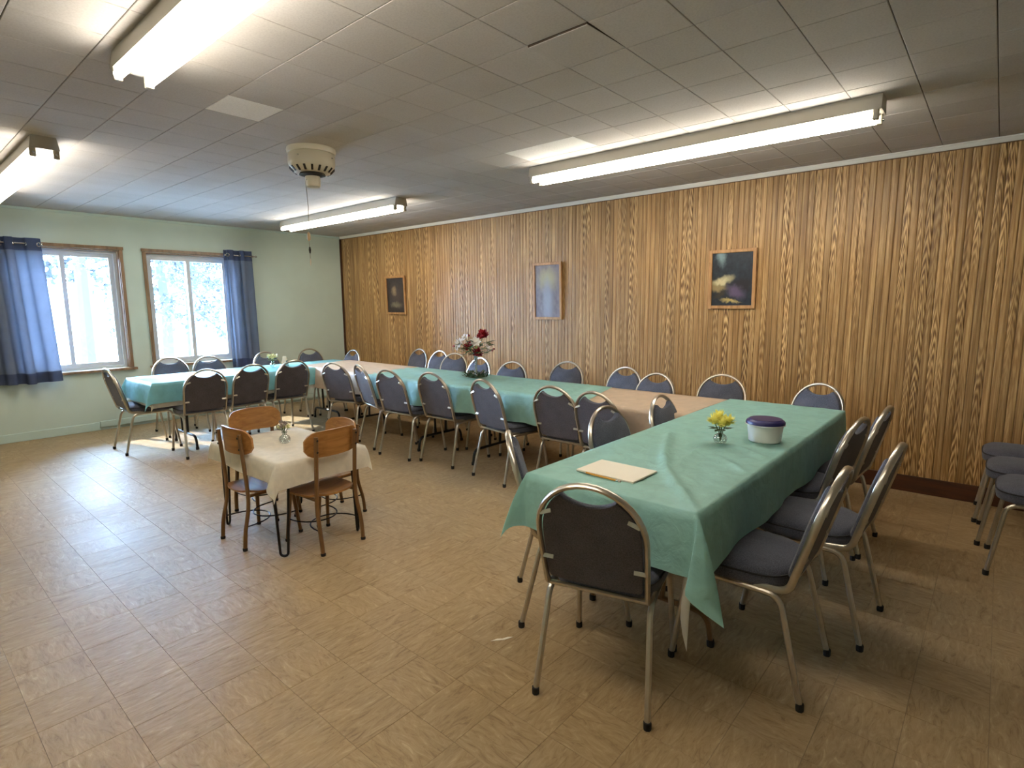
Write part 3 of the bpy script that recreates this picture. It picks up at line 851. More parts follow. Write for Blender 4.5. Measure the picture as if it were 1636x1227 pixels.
def cloth(name, x0, x1, y0, y1, z, drops, mat, label, cat='tablecloth', group=None, step=0.04, rip=0.012, ripf=9.0, wr=0.0022, ridges=(), flare=0.02, seed=0, corner=0.45, lean=None, fold=None, clen=1.0, corner2=0.45, slant=(0, 0), nt=7, hemvar=0.012, edge=0.012):
    """drops: (x0 side, x1 side, y0 side, y1 side). One continuous sheet: top grid, hanging sides, folded corners."""
    nx = max(4, int((x1 - x0) / step)); ny = max(4, int((y1 - y0) / step))
    V, Fc = [], []
    def top(x, y, u, v):
        e = min((u if drops[0] else 1), ((1 - u) if drops[1] else 1)) * (x1 - x0)
        e2 = min((v if drops[2] else 1), ((1 - v) if drops[3] else 1)) * (y1 - y0)
        k = min(1, min(e, e2) / 0.08)
        h = wr * (noise.noise(Vector((x * 5.0, y * 5.0, seed))) + 0.6 * noise.noise(Vector((x * 13, y * 13, seed + 5))) + 0.5)
        for (pts, rw, rh) in ridges:
            d = 9
            for a, b in zip(pts, pts[1:]):
                ax, ay = a; bx, by = b
                L2 = (bx - ax) ** 2 + (by - ay) ** 2
                t = max(0, min(1, ((x - ax) * (bx - ax) + (y - ay) * (by - ay)) / L2))
                d = min(d, math.hypot(x - ax - t * (bx - ax), y - ay - t * (by - ay)))
            h += rh * math.exp(-(d / rw) ** 2)
        return z + h * (0.15 + 0.85 * k)
    idx = {}
    for j in range(ny + 1):
        v = j / ny
        for i in range(nx + 1):
            u = i / nx
            xx0 = x0; xx1 = x1
            yy0 = y0 + slant[0] * (u - 0.5); yy1 = y1 + slant[1] * (u - 0.5)
            x = xx0 + (xx1 - xx0) * u; y = yy0 + (yy1 - yy0) * v
            idx[(i, j)] = len(V); V.append((x, y, top(x, y, u, v)))
    for j in range(ny):
        for i in range(nx):
            Fc.append((idx[i, j], idx[i + 1, j], idx[i + 1, j + 1], idx[i, j + 1]))
    # perimeter, counter-clockwise
    sides = [('y0', [(i, 0) for i in range(nx + 1)], Vector((0, -1, 0)), drops[2]),
             ('x1', [(nx, j) for j in range(ny + 1)], Vector((1, 0, 0)), drops[1]),
             ('y1', [(i, ny) for i in range(nx, -1, -1)], Vector((0, 1, 0)), drops[3]),
             ('x0', [(0, j) for j in range(ny, -1, -1)], Vector((-1, 0, 0)), drops[0])]
    cols = {}
    for si, (nm, pts, nrm, d) in enumerate(sides):
        if not d: continue
        cs = []
        for k_, p in enumerate(pts):
            b = Vector(V[idx[p]])
            s = (b.x + b.y * 1.3)
            dd = d * (1 + hemvar * 4 * noise.noise(Vector((s * 1.3, seed, si))))
            endk = min(1, min(k_, len(pts) - 1 - k_) / 4)
            c = [idx[p]]
            for t in range(1, nt + 1):
                tt = t / nt
                o_ = edge * min(1, tt * 3) + flare * tt + endk * rip * tt * (math.sin(s * ripf + seed) + 0.7 * noise.noise(Vector((s * 6, tt, seed + si))))
                q = b + nrm * o_
                V.append((q.x, q.y, b.z - dd * tt)); c.append(len(V) - 1)
            cs.append(c)
        for a, b in zip(cs, cs[1:]):
            for t in range(nt): Fc.append((a[t], a[t + 1], b[t + 1], b[t]))
        cols[nm] = (cs, nrm, d)
    order = ['y0', 'x1', 'y1', 'x0']
    for a, b in (('y0', 'x1'), ('x1', 'y1'), ('y1', 'x0'), ('x0', 'y0')):
        if a not in cols or b not in cols: continue
        ca = cols[a][0][-1]; cb = cols[b][0][0]
        na, nb = cols[a][1], cols[b][1]; da, db = cols[a][2], cols[b][2]
        c0 = Vector(V[ca[0]])
        K = 12
        prev = ca
        ln = (lean or {}).get(a + b, 0.5)
        dg = (na * (1 - ln) + nb * ln).normalized()
        pw_, fv_ = (fold or {}).get(a + b, (0.0, (1, 0)))
        pp_ = Vector((fv_[0], fv_[1], 0)).normalized()
        for k_ in range(1, K):
            th = PI / 2 * k_ / K
            Lk = min(da / max(1e-6, math.cos(th)), db / max(1e-6, math.sin(th))) * (1 + ((clen if (a + b) in (fold or {}) else 1.0) - 1) * math.sin(PI * k_ / K))
            bul = math.sin(PI * k_ / K) ** 0.8
            c = [ca[0]]
            for t in range(1, nt + 1):
                r_ = Lk * t / nt
                off = (corner if (fold is None or (a + b) in fold) else corner2) * r_ * bul * (1 - 0.25 * t / nt)
                base_n = (na * (1 - k_ / K) + nb * (k_ / K)) * (edge * min(1, t / nt * 3) + flare * t / nt)
                q = c0 + dg * off + base_n + pp_ * (pw_ * r_ * max(0.0, math.sin(2 * PI * k_ / K)))
                dz = math.sqrt(max(0, r_ * r_ - off * off)) if off < r_ else 0
                V.append((q.x, q.y, c0.z - dz)); c.append(len(V) - 1)
            for t in range(nt):
                if t == 0: Fc.append((prev[0], prev[1], c[1]))
                else: Fc.append((prev[t], prev[t + 1], c[t + 1], c[t]))
            prev = c
        for t in range(nt):
            if t == 0: Fc.append((prev[0], prev[1], cb[1]))
            else: Fc.append((prev[t], prev[t + 1], cb[t + 1], cb[t]))
    o = obj(name, (V, Fc), mat, None, smooth='all')
    bm = bmesh.new(); bm.from_mesh(o.data); bmesh.ops.recalc_face_normals(bm, faces=bm.faces[:]); bm.to_mesh(o.data); bm.free()
    tag(o, label, cat, group)
    return o

crease = [(2.90, 1.345), (2.70, 1.27), (2.52, 1.192), (2.28, 1.074), (2.09, 0.941), (1.955, 0.834), (1.861, 0.753)]
T1_CREASES = [(crease, 0.020, 0.017), ([(2.30, 1.02), (2.43, 1.062), (2.63, 1.086), (2.86, 1.10)], 0.012, 0.008), ([(2.86, 1.02), (2.85, 0.99), (2.78, 0.864), (2.69, 0.75)], 0.014, 0.009),
              ([(2.60, 0.96), (2.49, 0.825), (2.42, 0.76)], 0.014, 0.007), ([(2.255, 1.116), (2.12, 0.99), (2.03, 0.91)], 0.010, 0.005), ([(3.0, 1.40), (3.05, 1.30), (3.09, 1.17)], 0.012, 0.006),
              ([(2.46, 1.49), (2.40, 1.44), (2.31, 1.33)], 0.010, 0.006), ([(2.62, 1.47), (2.55, 1.40), (2.38, 1.30)], 0.010, 0.005), ([(2.9, 0.9), (3.1, 0.85), (3.3, 0.78)], 0.014, 0.007),
              ([(3.2, 1.3), (3.5, 1.1), (3.7, 0.85)], 0.018, 0.005), ([(1.88, 1.2), (2.0, 1.05), (2.02, 0.86)], 0.016, 0.004)]
cloth('underlay_cloth', T1[0] + .012, T1[1], T1[2] + .016, T1[3] + .004, 0.7365, (0.21, 0, 0.21, 0.17), M['white_sheet'],
      'white under-sheet whose pointed corner shows beneath the large green tablecloth', 'tablecloth', None, 0.08, seed=3, rip=0.006, corner=0.05, corner2=0.1, edge=0.002, flare=0.004, lean={'x0y0': 0.0}, clen=1.75, fold={'x0y0': (0.08, (-0.15, 1))})
cloth('tablecloth', T1[0] - .006, T1[1] + .004, T1[2] - .008, T1[3] + .008, 0.740, (0.235, 0, 0.236, 0.22), M['teal'],
      'large green plastic tablecloth with a paper pad, yellow flowers and tub on it', 'tablecloth', 'plastic tablecloths', 0.018, seed=1,
      ridges=T1_CREASES, wr=0.004, lean={'x0y0': 0.80}, corner=0.40, fold={'x0y0': (0.30, (-0.5, 0.86))}, clen=1.14, edge=0.006, flare=0.012)
cloth('tablecloth', T2[0] - .004, T2[1] + .006, T2[2] - .002, 2.52, 0.7395, (0.232, 0.2, 0, 0), M['beige'],
      'beige plastic tablecloth between the large green cloth and the bouquet cloth', 'tablecloth', 'plastic tablecloths', 0.04, seed=8,
      ridges=[([(3.50, 2.35), (3.62, 1.9), (3.60, 1.72)], 0.02, 0.004)], slant=(0, 0.16))
cloth('tablecloth', T2[0] - .010, T2[1] + .010, 2.40, 5.12, 0.744, (0.236, 0.22, 0, 0), M['teal'],
      'green plastic tablecloth along the panelled wall under the tall bouquet', 'tablecloth', 'plastic tablecloths', 0.04, seed=21, wr=0.006,
      ridges=[([(3.55, 2.6), (4.2, 2.75)], 0.02, 0.016), ([(3.5, 2.45), (4.1, 2.6)], 0.02, 0.012), ([(3.6, 3.1), (4.1, 3.3)], 0.03, 0.008), ([(3.6, 4.6), (4.2, 4.4)], 0.03, 0.006)],
      slant=(0.24, 0.14), rip=0.024, ripf=16)
cloth('underlay_cloth', T4[0] - .004, T4[1], T4[2] - .004, T4[3] + .004, 0.7365, (0.232, 0, 0.232, 0.2), M['white_sheet'],
      'white under-sheet showing below the hem of the aqua window tablecloth', 'tablecloth', None, 0.08, seed=31, rip=0.005, edge=0.003, flare=0.004, corner=0.25)
cloth('tablecloth', T4[0] - .006, T4[1] + .004, T4[2] - .008, T4[3] + .008, 0.740, (0.205, 0.18, 0.19, 0.2), M['teal_blue'],
      'aqua plastic tablecloth on the table in front of the windows', 'tablecloth', 'plastic tablecloths', 0.04, seed=41, lean={'x0y0': 0.35})
cloth('tablecloth', T3[0] - .006, T3[1] + .004, 5.06, 6.50, 0.7475, (0.238, 0.2, 0, 0), M['beige'],
      'beige plastic tablecloth at the corner where the wall table meets the window table', 'tablecloth', 'plastic tablecloths', 0.04, seed=51,
      ridges=[([(3.55, 5.35), (4.15, 5.6)], 0.02, 0.005)], slant=(0.14, 0.1))

# ---- low kitchen table with hairpin legs
ST = (1.445, 2.03, 3.03, 3.90, 0.575)
st = empty('hairpin_table', ((ST[0] + ST[1]) / 2, (ST[2] + ST[3]) / 2, 0))
tag(st, 'low wooden table on black hairpin legs under the cream cloth', 'table')
hx, hy = (ST[1] - ST[0]) / 2, (ST[3] - ST[2]) / 2
bm = bmesh.new(); box(bm, -hx, hx, -hy, hy, 0.55, 0.573, bev=0.004); obj('tabletop', bm, M['honey'], st)
for sx in (-1, 1):
    for sy in (-1, 1):
        px, py = sx * (hx - 0.05), sy * (hy - 0.06)
        ax = Vector((sx, -sy, 0)).normalized()
        c = Vector((px, py, 0))
        bm = bmesh.new()
        f_ = c + Vector((sx * 0.01, sy * 0.01, 0))
        path = rounded_path([c + ax * 0.05 + Vector((0, 0, 0.55)), f_ + ax * 0.022 + Vector((0, 0, 0.008)), f_ - ax * 0.022 + Vector((0, 0, 0.008)), c - ax * 0.05 + Vector((0, 0, 0.55))], 0.03)
        tube(bm, path, 0.0075, 8); lg = obj('leg', bm, M['black_metal'], st, smooth=True)
cloth('tablecloth', ST[0] - .006, ST[1] + .006, ST[2] - .006, ST[3] + .006, 0.578, (0.105, 0.10, 0.145, 0.10), M['cream_cloth'],
      'cream cloth draped over the low hairpin table, pointed corners hanging down', 'tablecloth', None, 0.03, seed=61, rip=0.005, corner=0.34, corner2=0.2, flare=0.010, hemvar=0.04, wr=0.0012, clen=1.25, fold={'x0y0': (0.30, (-0.5, 0.86))})

# ================================================================== BANQUET CHAIRS
def hoop_y(z): return -0.185 - (z - 0.45) * 0.28
def make_chair():
    r_ = empty('banquet_chair')
    def legpath(s, rear):
        if rear: return rounded_path([(s * 0.212, -0.245, 0.012), (s * 0.192, -0.150, 0.402), (s * 0.188, 0.02, 0.402)], 0.05)
        return rounded_path([(s * 0.212, 0.250, 0.012), (s * 0.192, 0.195, 0.402), (s * 0.188, 0.02, 0.402)], 0.05)
    for rear in (True, False):
        for s in (-1, 1):
            bm = bmesh.new(); tube(bm, legpath(s, rear), 0.0115, 8)
            lg = obj('leg', bm, M['chrome'], r_, smooth=True)
            bm = bmesh.new(); y = -0.245 if rear else 0.250
            lathe(bm, [(0, 0), (0.0135, 0), (0.0145, 0.006), (0.0145, 0.028), (0, 0.028)], 8, (s * 0.212, y, 0))
            obj('foot_cap', bm, M['rubber'], lg, smooth=True)
    # hoop back frame
    pts = []
    RH, ZC_ = 0.195, 0.67
    left = [(-0.184, 0.05, 0.414), (-0.185, -0.06, 0.413), (-0.187, hoop_y(0.425), 0.425), (-0.190, hoop_y(0.50), 0.50)]
    lp = rounded_path(left, 0.05)
    pts += [Vector(p) for p in lp]
    pts.append(Vector((-0.194, hoop_y(0.60), 0.60)))
    for k in range(19):
        a = PI - PI * k / 18
        z = ZC_ + RH * math.sin(a)
        pts.append(Vector((RH * math.cos(a), hoop_y(z), z)))
    pts.append(Vector((0.194, hoop_y(0.60), 0.60)))
    pts += [Vector((-p[0], p[1], p[2])) for p in reversed(lp)]
    bm = bmesh.new(); tube(bm, pts, 0.0105, 8, ry=0.0145)
    obj('back_frame', bm, M['chrome'], r_, smooth=True)
    bm = bmesh.new(); tube(bm, [(-0.186, -0.172, 0.428), (0.186, -0.172, 0.428)], 0.009, 8); obj('crossbar', bm, M['chrome'], r_, smooth=True)
    # backrest outline in the plane of the hoop: (x, z)
    ol = [(-0.160, 0.463), (-0.172, 0.468), (-0.176, 0.48)]
    ol += [(-0.180, 0.58)]
    rr = 0.181
    a0 = math.acos(0.101 / rr)
    for k in range(9):
        a = PI - a0 * k / 8
        ol.append((rr * math.cos(a), ZC_ + rr * math.sin(a)))
    zt = ol[-1][1]
    for k in range(1, 12):
        x = -0.101 + 0.216 * k / 12
        ol.append((x, zt - 0.035 * (1 - (x / 0.101) ** 2) ** 0.8))
    n_half = 4 + 9
    mir = [(-x, z) for x, z in ol[:n_half]]
    ol += mir[::-1]
    ol += [(0.08, 0.458), (0, 0.457), (-0.08, 0.458)]
    cx_, cz_ = 0.0, 0.63
    nv = Vector((0, 1, 0.28)).normalized()
    def ring(bm, sc, off):
        out = []
        for x, z in ol:
            xx, zz = cx_ + (x - cx_) * sc, cz_ + (z - cz_) * sc
            p = Vector((xx, hoop_y(zz), zz)) + nv * off
            out.append(bm.verts.new(p))
        return out
    def skin(bm, rings, f0=True, f1=True):
        n = len(rings[0])
        for a, b in zip(rings, rings[1:]):
            for k in range(n): bm.faces.new((a[k], a[(k + 1) % n], b[(k + 1) % n], b[k]))
        if f0: bm.faces.new(rings[0][::-1])
        if f1: bm.faces.new(rings[-1])
        bm.normal_update()
        bmesh.ops.triangulate(bm, faces=[f for f in bm.faces if len(f.verts) > 4], ngon_method='EAR_CLIP')
        bmesh.ops.recalc_face_normals(bm, faces=bm.faces[:])
    bm = bmesh.new(); skin(bm, [ring(bm, 0.995, 0.000), ring(bm, 1.0, 0.012), ring(bm, 0.97, 0.024), ring(bm, 0.90, 0.030)]); obj('backrest', bm, M['fabric'], r_, smooth=True)
    bm = bmesh.new(); skin(bm, [ring(bm, 0.985, -0.006), ring(bm, 0.99, -0.004), ring(bm, 0.99, -0.0004)]); obj('back_panel', bm, M['backfab'], r_, smooth=True)
    for z, xo in ((0.555, 0.192), (0.745, 0.180)):
        for s in (-1, 1):
            bm = bmesh.new(); box(bm, -0.022, 0.022, -0.002, 0.002, -0.0075, 0.0075, bev=0.001)
            ang = -0.35 if z > 0.7 else 0.0
            bm.transform(Matrix.Translation((s * (xo - 0.022), hoop_y(z) - 0.010, z)) @ Matrix.Rotation(s * -ang, 4, 'Y') @ Matrix.Rotation(R(-15), 4, 'X'))
            obj('bracket', bm, M['chrome'], r_)
    # seat
    def sring(bm, sc, z, n=28, dz=0):
        out = []
        for k in range(n):
            a = 2 * PI * k / n
            c, s = math.cos(a), math.sin(a)
            e = 2 / 3.6
            x = 0.207 * math.copysign(abs(c) ** e, c); y = 0.208 * math.copysign(abs(s) ** e, s)
            x *= (1 + 0.05 * (y / 0.208))
            out.append(bm.verts.new((x * sc, 0.040 + y * sc, z)))
        return out
    bm = bmesh.new()
    rg = [sring(bm, s, z) for s, z in ((0.90, 0.413), (0.985, 0.416), (1.0, 0.430), (1.0, 0.458), (0.975, 0.474), (0.88, 0.487), (0.6, 0.498), (0.25, 0.502))]
    skin(bm, rg); obj('seat', bm, M['fabric'], r_, smooth='all')
    bm = bmesh.new(); q = sring(bm, 1.004, 0.462); pp = [v.co.copy() for v in q]; bm.free()
    bm = bmesh.new(); tube(bm, pp, 0.004, 5, closed=True); obj('piping', bm, M['piping'], r_, smooth=True)
    remember(r_)
    return r_
proto = make_chair()
used = [False]
def chair(x, y, phi, label, group):
    """x, y: point midway between the feet; phi: compass angle the sitter faces (0 = +x)"""
    if used[0]: o = copy_tree(proto)
    else: o = proto; used[0] = True
    o.location = (x, y, 0); o.rotation_euler = (0, 0, R(phi - 90))
    tag(o, label, 'chair', group)
    return o
def by_hoop(x, y, phi, *a):
    c, s = math.cos(R(phi)), math.sin(R(phi)); return chair(x + c * 0.30, y + s * 0.30, phi, *a)
def by_rear(x, y, phi, *a):
    c, s = math.cos(R(phi)), math.sin(R(phi)); return chair(x + c * 0.245, y + s * 0.245, phi, *a)
gN = 'slate banquet chairs around the large green table'
gC = 'slate banquet chairs backing onto the open floor'
gW = 'slate banquet chairs between the long table and the panelling'
gD = 'slate banquet chairs at the window table'
gS = 'slate banquet chairs lined up by the panelling'
by_rear(1.579, 1.011, 14.7, 'slate banquet chair at the free end of the large green table, showing its back', gN)
by_rear(1.991, 1.681, -49, 'slate banquet chair seen edge-on at the corner of the green table behind the paper pad', gN)
by_hoop(2.81, 1.72, -93, 'slate banquet chair facing us across the green table, just behind the paper pad', gN)
by_hoop(3.38, 1.65, -88, 'slate banquet chair seen narrow, its handle gap showing the beige cloth behind', gN)
by_rear(2.283, 0.428, 90, 'slate banquet chair beside the hanging corner of the large green cloth, seat showing', gN)
by_rear(2.83, 0.322, 88, 'slate banquet chair pulled out second along the shaded side of the green table', gN)
by_rear(3.36, 0.546, 83, 'slate banquet chair pushed in third along the shaded side of the green table', gN)
by_hoop(3.82, 0.435, 87, 'slate banquet chair fourth along the shaded long side of the large green table', gN)
by_hoop(3.24, 5.34, 14, 'slate banquet chair before the beige corner cloth, next to the window table chairs', gC)
by_rear(3.351, 4.945, -14, 'slate banquet chair turned sideways, bluish light on its back, at the beige cloth edge', gC)
by_rear(3.249, 4.342, 4, 'slate banquet chair before the green cloth, third of the row from the windows', gC)
by_rear(3.346, 3.838, 2, 'slate banquet chair before the green cloth, fourth of the row from the windows', gC)
by_rear(3.297, 3.131, -9, 'slate banquet chair standing just below the tall bouquet, back to the open floor', gC)
by_hoop(3.28, 2.46, 1, 'slate banquet chair with wide dark back, where green cloth meets beige cloth', gC)
by_hoop(3.24, 2.07, -6, 'slate banquet chair overlapped by the chair at the green table, before the beige cloth', gC)
by_hoop(2.14, 5.79, 86, 'slate banquet chair with dark back, first along the aqua table from its free end', gD)
by_hoop(2.64, 5.89, 95, 'slate banquet chair with dark back, second along the aqua table from its free end', gD)
by_hoop(3.13, 5.95, 89, 'slate banquet chair with dark back, third along the aqua table from its free end', gD)
by_rear(1.593, 6.70, 0, 'slate banquet chair in side view at the free end of the aqua table', gD)
by_hoop(2.38, 7.55, -92, 'slate banquet chair facing us below the wall strip between the two windows', gD)
by_hoop(2.75, 7.36, -89, 'slate banquet chair facing us with its hoop washed out by the bright window', gD)
by_hoop(3.48, 7.40, -80, 'slate banquet chair half hidden by the small white flowers near the narrow curtain', gD)
by_hoop(4.12, 7.40, -88, 'slate banquet chair before the bare mint wall by the corner', gD)
by_hoop(4.38, 6.66, 178, 'slate banquet chair against the panelling in the corner by the mint wall', gW)
by_hoop(5.02, 6.03, 178, 'slate banquet chair below the brown print, narrow white hoop, standing alone', gW)
by_hoop(4.98, 5.56, 177, 'slate banquet chair partly hidden by another, between the brown print and the bouquet', gW)
by_hoop(4.84, 5.13, 194, 'slate banquet chair with a full hoop just beside the bouquet flowers', gW)
by_hoop(4.58, 4.43, 175, 'slate banquet chair directly behind the bouquet stem', gW)
by_hoop(4.48, 3.86, 186, 'slate banquet chair first past the bouquet, standing by itself before the panelling', gW)
by_hoop(4.82, 3.39, 187, 'slate banquet chair directly below the tall pale print', gW)
by_hoop(4.72, 2.64, 173, 'slate banquet chair overlapped by its neighbour, behind the beige cloth', gW)
by_hoop(4.46, 2.19, 171, 'slate banquet chair overlapping its neighbour, behind the beige cloth', gW)
by_hoop(4.71, 1.72, 186, 'slate banquet chair below the night print, where beige and green cloths meet', gW)
by_hoop(4.61, 0.95, 160, 'slate banquet chair with gleaming hoop behind the far end of the large green table', gW)
for x, y, lb in ((4.040, -0.31, 'slate banquet chair cut by the frame, front one of three beside the panelling'),
                 (4.490, -0.262, 'slate banquet chair cut by the frame, middle one of three beside the panelling'),
                 (4.940, -0.235, 'slate banquet chair cut by the frame, touching the panelling, last of three')):
    chair(x, y, 90, lb, gS)

# ================================================================== WOODEN SCHOOL CHAIRS
def make_school_chair():
    r_ = empty('school_chair')
    for s in (-1, 1):
        bm = bmesh.new()
        tube(bm, rounded_path([(s * 0.147, -0.195, 0.01), (s * 0.149, -0.185, 0.12), (s * 0.142, -0.150, 0.27), (s * 0.137, -0.150, 0.38), (s * 0.137, -0.174, 0.715)], 0.06), 0.0115, 8, ry=0.013)
        lg = obj('leg', bm, M['brown_leg'], r_, smooth=True)
        bm = bmesh.new(); lathe(bm, [(0, 0), (0.014, 0), (0.0155, 0.012), (0.013, 0.018), (0, 0.018)], 8, (s * 0.147, -0.195, 0)); obj('foot_cap', bm, M['rubber'], lg)
        bm = bmesh.new(); tube(bm, [(s * 0.150, 0.172, 0.01), (s * 0.132, 0.135, 0.332)], [0.011, 0.014], 8)
        lg = obj('leg', bm, M['brown_leg'], r_, smooth=True)
        bm = bmesh.new(); lathe(bm, [(0, 0), (0.013, 0), (0.0145, 0.012), (0.012, 0.018), (0, 0.018)], 8, (s * 0.150, 0.172, 0)); obj('foot_cap', bm, M['rubber'], lg)
    # horseshoe wire braces
    for sg, yl in ((-1, -0.170), (1, 0.158)):
        path = []
        for k in range(15):
            a = PI * k / 14
            path.append((-0.146 * math.cos(a), yl - sg * 0.205 * math.sin(a) ** 0.8, 0.145 + (0.006 if sg > 0 else 0)))
        bm = bmesh.new(); tube(bm, path, 0.0045, 6); obj('brace', bm, M['black_metal'], r_, smooth=True)
    # side rails under the seat
    for s in (-1, 1):
        bm = bmesh.new(); tube(bm, [(s * 0.137, -0.152, 0.328), (s * 0.130, 0.14, 0.328)], 0.010, 8); obj('seat_rail', bm, M['brown_leg'], r_, smooth=True)
    # plywood seat: rounded, dished, rolled at the front
    N = 12
    V, Fc = [], []
    def sp(u, v):
        x = (u - 0.5) * 2; y = (v - 0.5) * 2
        k = math.sqrt(max(0.0, 1 - 0.5 * y * y)); l = math.sqrt(max(0.0, 1 - 0.5 * x * x))
        sx = x * (0.35 * k + 0.65) if abs(y) < 1 else x * 0.84
        sx = x * (1 - 0.22 * abs(y) ** 4); sy = y * (1 - 0.16 * abs(x) ** 4)
        X = sx * (0.172 + 0.012 * y); Y = 0.005 + sy * 0.178
        z = 0.352 - 0.014 * (1 - x * x) * (1 - (y + .3) ** 2 * 0.6) - 0.020 * max(0, y - 0.65) / 0.35 + 0.012 * max(0, -y - 0.6) / 0.4
        return X, Y, z
    for dz in (0, -0.011):
        for j in range(N + 1):
            for i in range(N + 1):
                X, Y, z = sp(i / N, j / N); V.append((X, Y, z + dz))
    m_ = (N + 1) ** 2
    for j in range(N):
        for i in range(N):
            a = j * (N + 1) + i
            Fc.append((a, a + 1, a + N + 2, a + N + 1)); Fc.append((m_ + a, m_ + a + N + 1, m_ + a + N + 2, m_ + a + 1))
    rim = [i for i in range(N + 1)] + [j * (N + 1) + N for j in range(1, N + 1)] + [N * (N + 1) + i for i in range(N - 1, -1, -1)] + [j * (N + 1) for j in range(N - 1, 0, -1)]
    for a, b in zip(rim, rim[1:] + rim[:1]): Fc.append((a, m_ + a, m_ + b, b))
    obj('seat', (V, Fc), M['honey'], r_, smooth=True)
    # curved plywood backrest with round ends
    V, Fc = [], []
    NX, NZ = 18, 6
    def bp(u, v, off):
        x = (u - 0.5) * 2
        hh = 0.075 * (1 - abs(x) ** 9 * 0.6)
        X = x * 0.184
        z = 0.660 + (v - 0.5) * 2 * hh + 0.010 * (1 - x * x) * (v)
        y = -0.180 + 0.052 * x * x + off - (z - 0.6) * 0.07
        return X, y, z
    for off in (0.0, 0.012):
        for j in range(NZ + 1):
            for i in range(NX + 1): V.append(bp(i / NX, j / NZ, off + 0.006))
    m_ = (NX + 1) * (NZ + 1)
    for j in range(NZ):
        for i in range(NX):
            a = j * (NX + 1) + i
            Fc.append((a, a + NX + 1, a + NX + 2, a + 1)[::-1]); Fc.append((m_ + a, m_ + a + 1, m_ + a + NX + 2, m_ + a + NX + 1)[::-1])
    rim = [i for i in range(NX + 1)] + [j * (NX + 1) + NX for j in range(1, NZ + 1)] + [NZ * (NX + 1) + i for i in range(NX - 1, -1, -1)] + [j * (NX + 1) for j in range(NZ - 1, 0, -1)]
    for a, b in zip(rim, rim[1:] + rim[:1]): Fc.append((a, b, m_ + b, m_ + a))
    o = obj('backrest', (V, Fc), M['honey'], r_, smooth=True)
    bm = bmesh.new(); bm.from_mesh(o.data); bmesh.ops.recalc_face_normals(bm, faces=bm.faces[:]); bm.to_mesh(o.data); bm.free()
    for s in (-1, 1):
        for z in (0.625, 0.695):
            bm = bmesh.new(); lathe(bm, [(0, 0.004), (0.005, 0.003), (0.007, 0)], 8)
            bm.transform(Matrix.Translation((s * 0.137, -0.180 - (z - .6) * .07, z)) @ Matrix.Rotation(PI / 2, 4, 'X'))
            obj('screw', bm, M['slot'], r_)
    remember(r_)
    return r_
sp_ = make_school_chair()
su = [False]
def school(x, y, phi, label, zs=1.0):
    if su[0]: o = copy_tree(sp_)
    else: o = sp_; su[0] = True
    o.location = (x, y, 0); o.rotation_euler = (0, 0, R(phi - 90)); o.scale = (1, 1, zs)
    tag(o, label, 'chair', 'wooden school chairs at the low table')
school(1.562, 3.50, 2, 'honey wood school chair on the open-floor side of the low table, slanted back view')
school(1.772, 3.122, 94.5, 'honey wood school chair before the low table, full backrest turned to us')
school(1.775, 3.87, -91, 'honey wood school chair facing us across the low table, on the window side')
school(2.03, 3.49, 180, 'honey wood school chair mostly hidden, its backrest end peeping over another chair back', 0.90)

# ================================================================== THINGS ON THE TABLES
def petal(bm, c, d, up, L, w, curl=0.2):
    d = Vector(d).normalized(); up = Vector(up).normalized()
    s = d.cross(up)
    if s.length < 1e-4: s = Vector((1, 0, 0))
    s.normalize()
    c = Vector(c)
    p0 = c; p1 = c + d * L * 0.5 + up * L * curl * 0.4; p2 = c + d * L + up * L * curl
    a = bm.verts.new(p0); b1 = bm.verts.new(p1 + s * w); b2 = bm.verts.new(p1 - s * w); bc = bm.verts.new(p1 - up * w * 0.25); t = bm.verts.new(p2)
    bm.faces.new((a, b1, bc)); bm.faces.new((a, bc, b2)); bm.faces.new((b1, t, bc)); bm.faces.new((bc, t, b2))
def dirs(rnd, n, zmin=-0.2):
    out = []
    while len(out) < n:
        v = Vector((rnd.gauss(0, 1), rnd.gauss(0, 1), rnd.gauss(0, 1))).normalized()
        if v.z > zmin: out.append(v)
    return out
def blossom(name, c, mat, parent, rad, n, rnd, w=0.35, zmin=-0.3, core=True, axis=(0, 0, 1)):
    bm = bmesh.new()
    if core: lathe(bm, [(0, rad * .5), (rad * .38, rad * .35), (rad * .5, 0), (rad * .3, -rad * .35), (0, -rad * .4)], 8, c)
    ax = Vector(axis).normalized()
    q = Vector((0, 0, 1)).rotation_difference(ax)
    for d in dirs(rnd, n, zmin):
        d = q @ d
        petal(bm, Vector(c) + d * rad * 0.15, d + ax * 0.15, ax, rad * rnd.uniform(.75, 1.0), rad * w, rnd.uniform(-.1, .35))
    return obj(name, bm, mat, parent)
def leaf(c, d, L, w, mat, parent, name='leaf'):
    bm = bmesh.new(); petal(bm, c, d, (0, 0, 1), L, w, -0.2); return obj(name, bm, mat, parent)
def stem(pts, r_, mat, parent, name='stem'):
    bm = bmesh.new(); tube(bm, pts, r_, 5); return obj(name, bm, mat, parent)
def bud_vase(x, y, z, h, label):
    bm = bmesh.new()
    s = h / 0.068
    lathe(bm, [(0, 0.0), (0.020 * s, 0.0), (0.030 * s, 0.010 * s), (0.034 * s, 0.024 * s), (0.027 * s, 0.040 * s), (0.014 * s, 0.050 * s), (0.013 * s, 0.058 * s), (0.018 * s, 0.068 * s), (0.0165 * s, 0.068 * s), (0.0115 * s, 0.058 * s), (0.012 * s, 0.050 * s), (0.025 * s, 0.039 * s), (0.0315 * s, 0.024 * s), (0.027 * s, 0.012 * s), (0, 0.006 * s)], 20)
    o = obj('bud_vase', bm, M['vase'], None, smooth='all'); o.location = (x, y, z)
    return tag(o, label, 'vase', 'small glass bud vases')
rnd = random.Random(5)
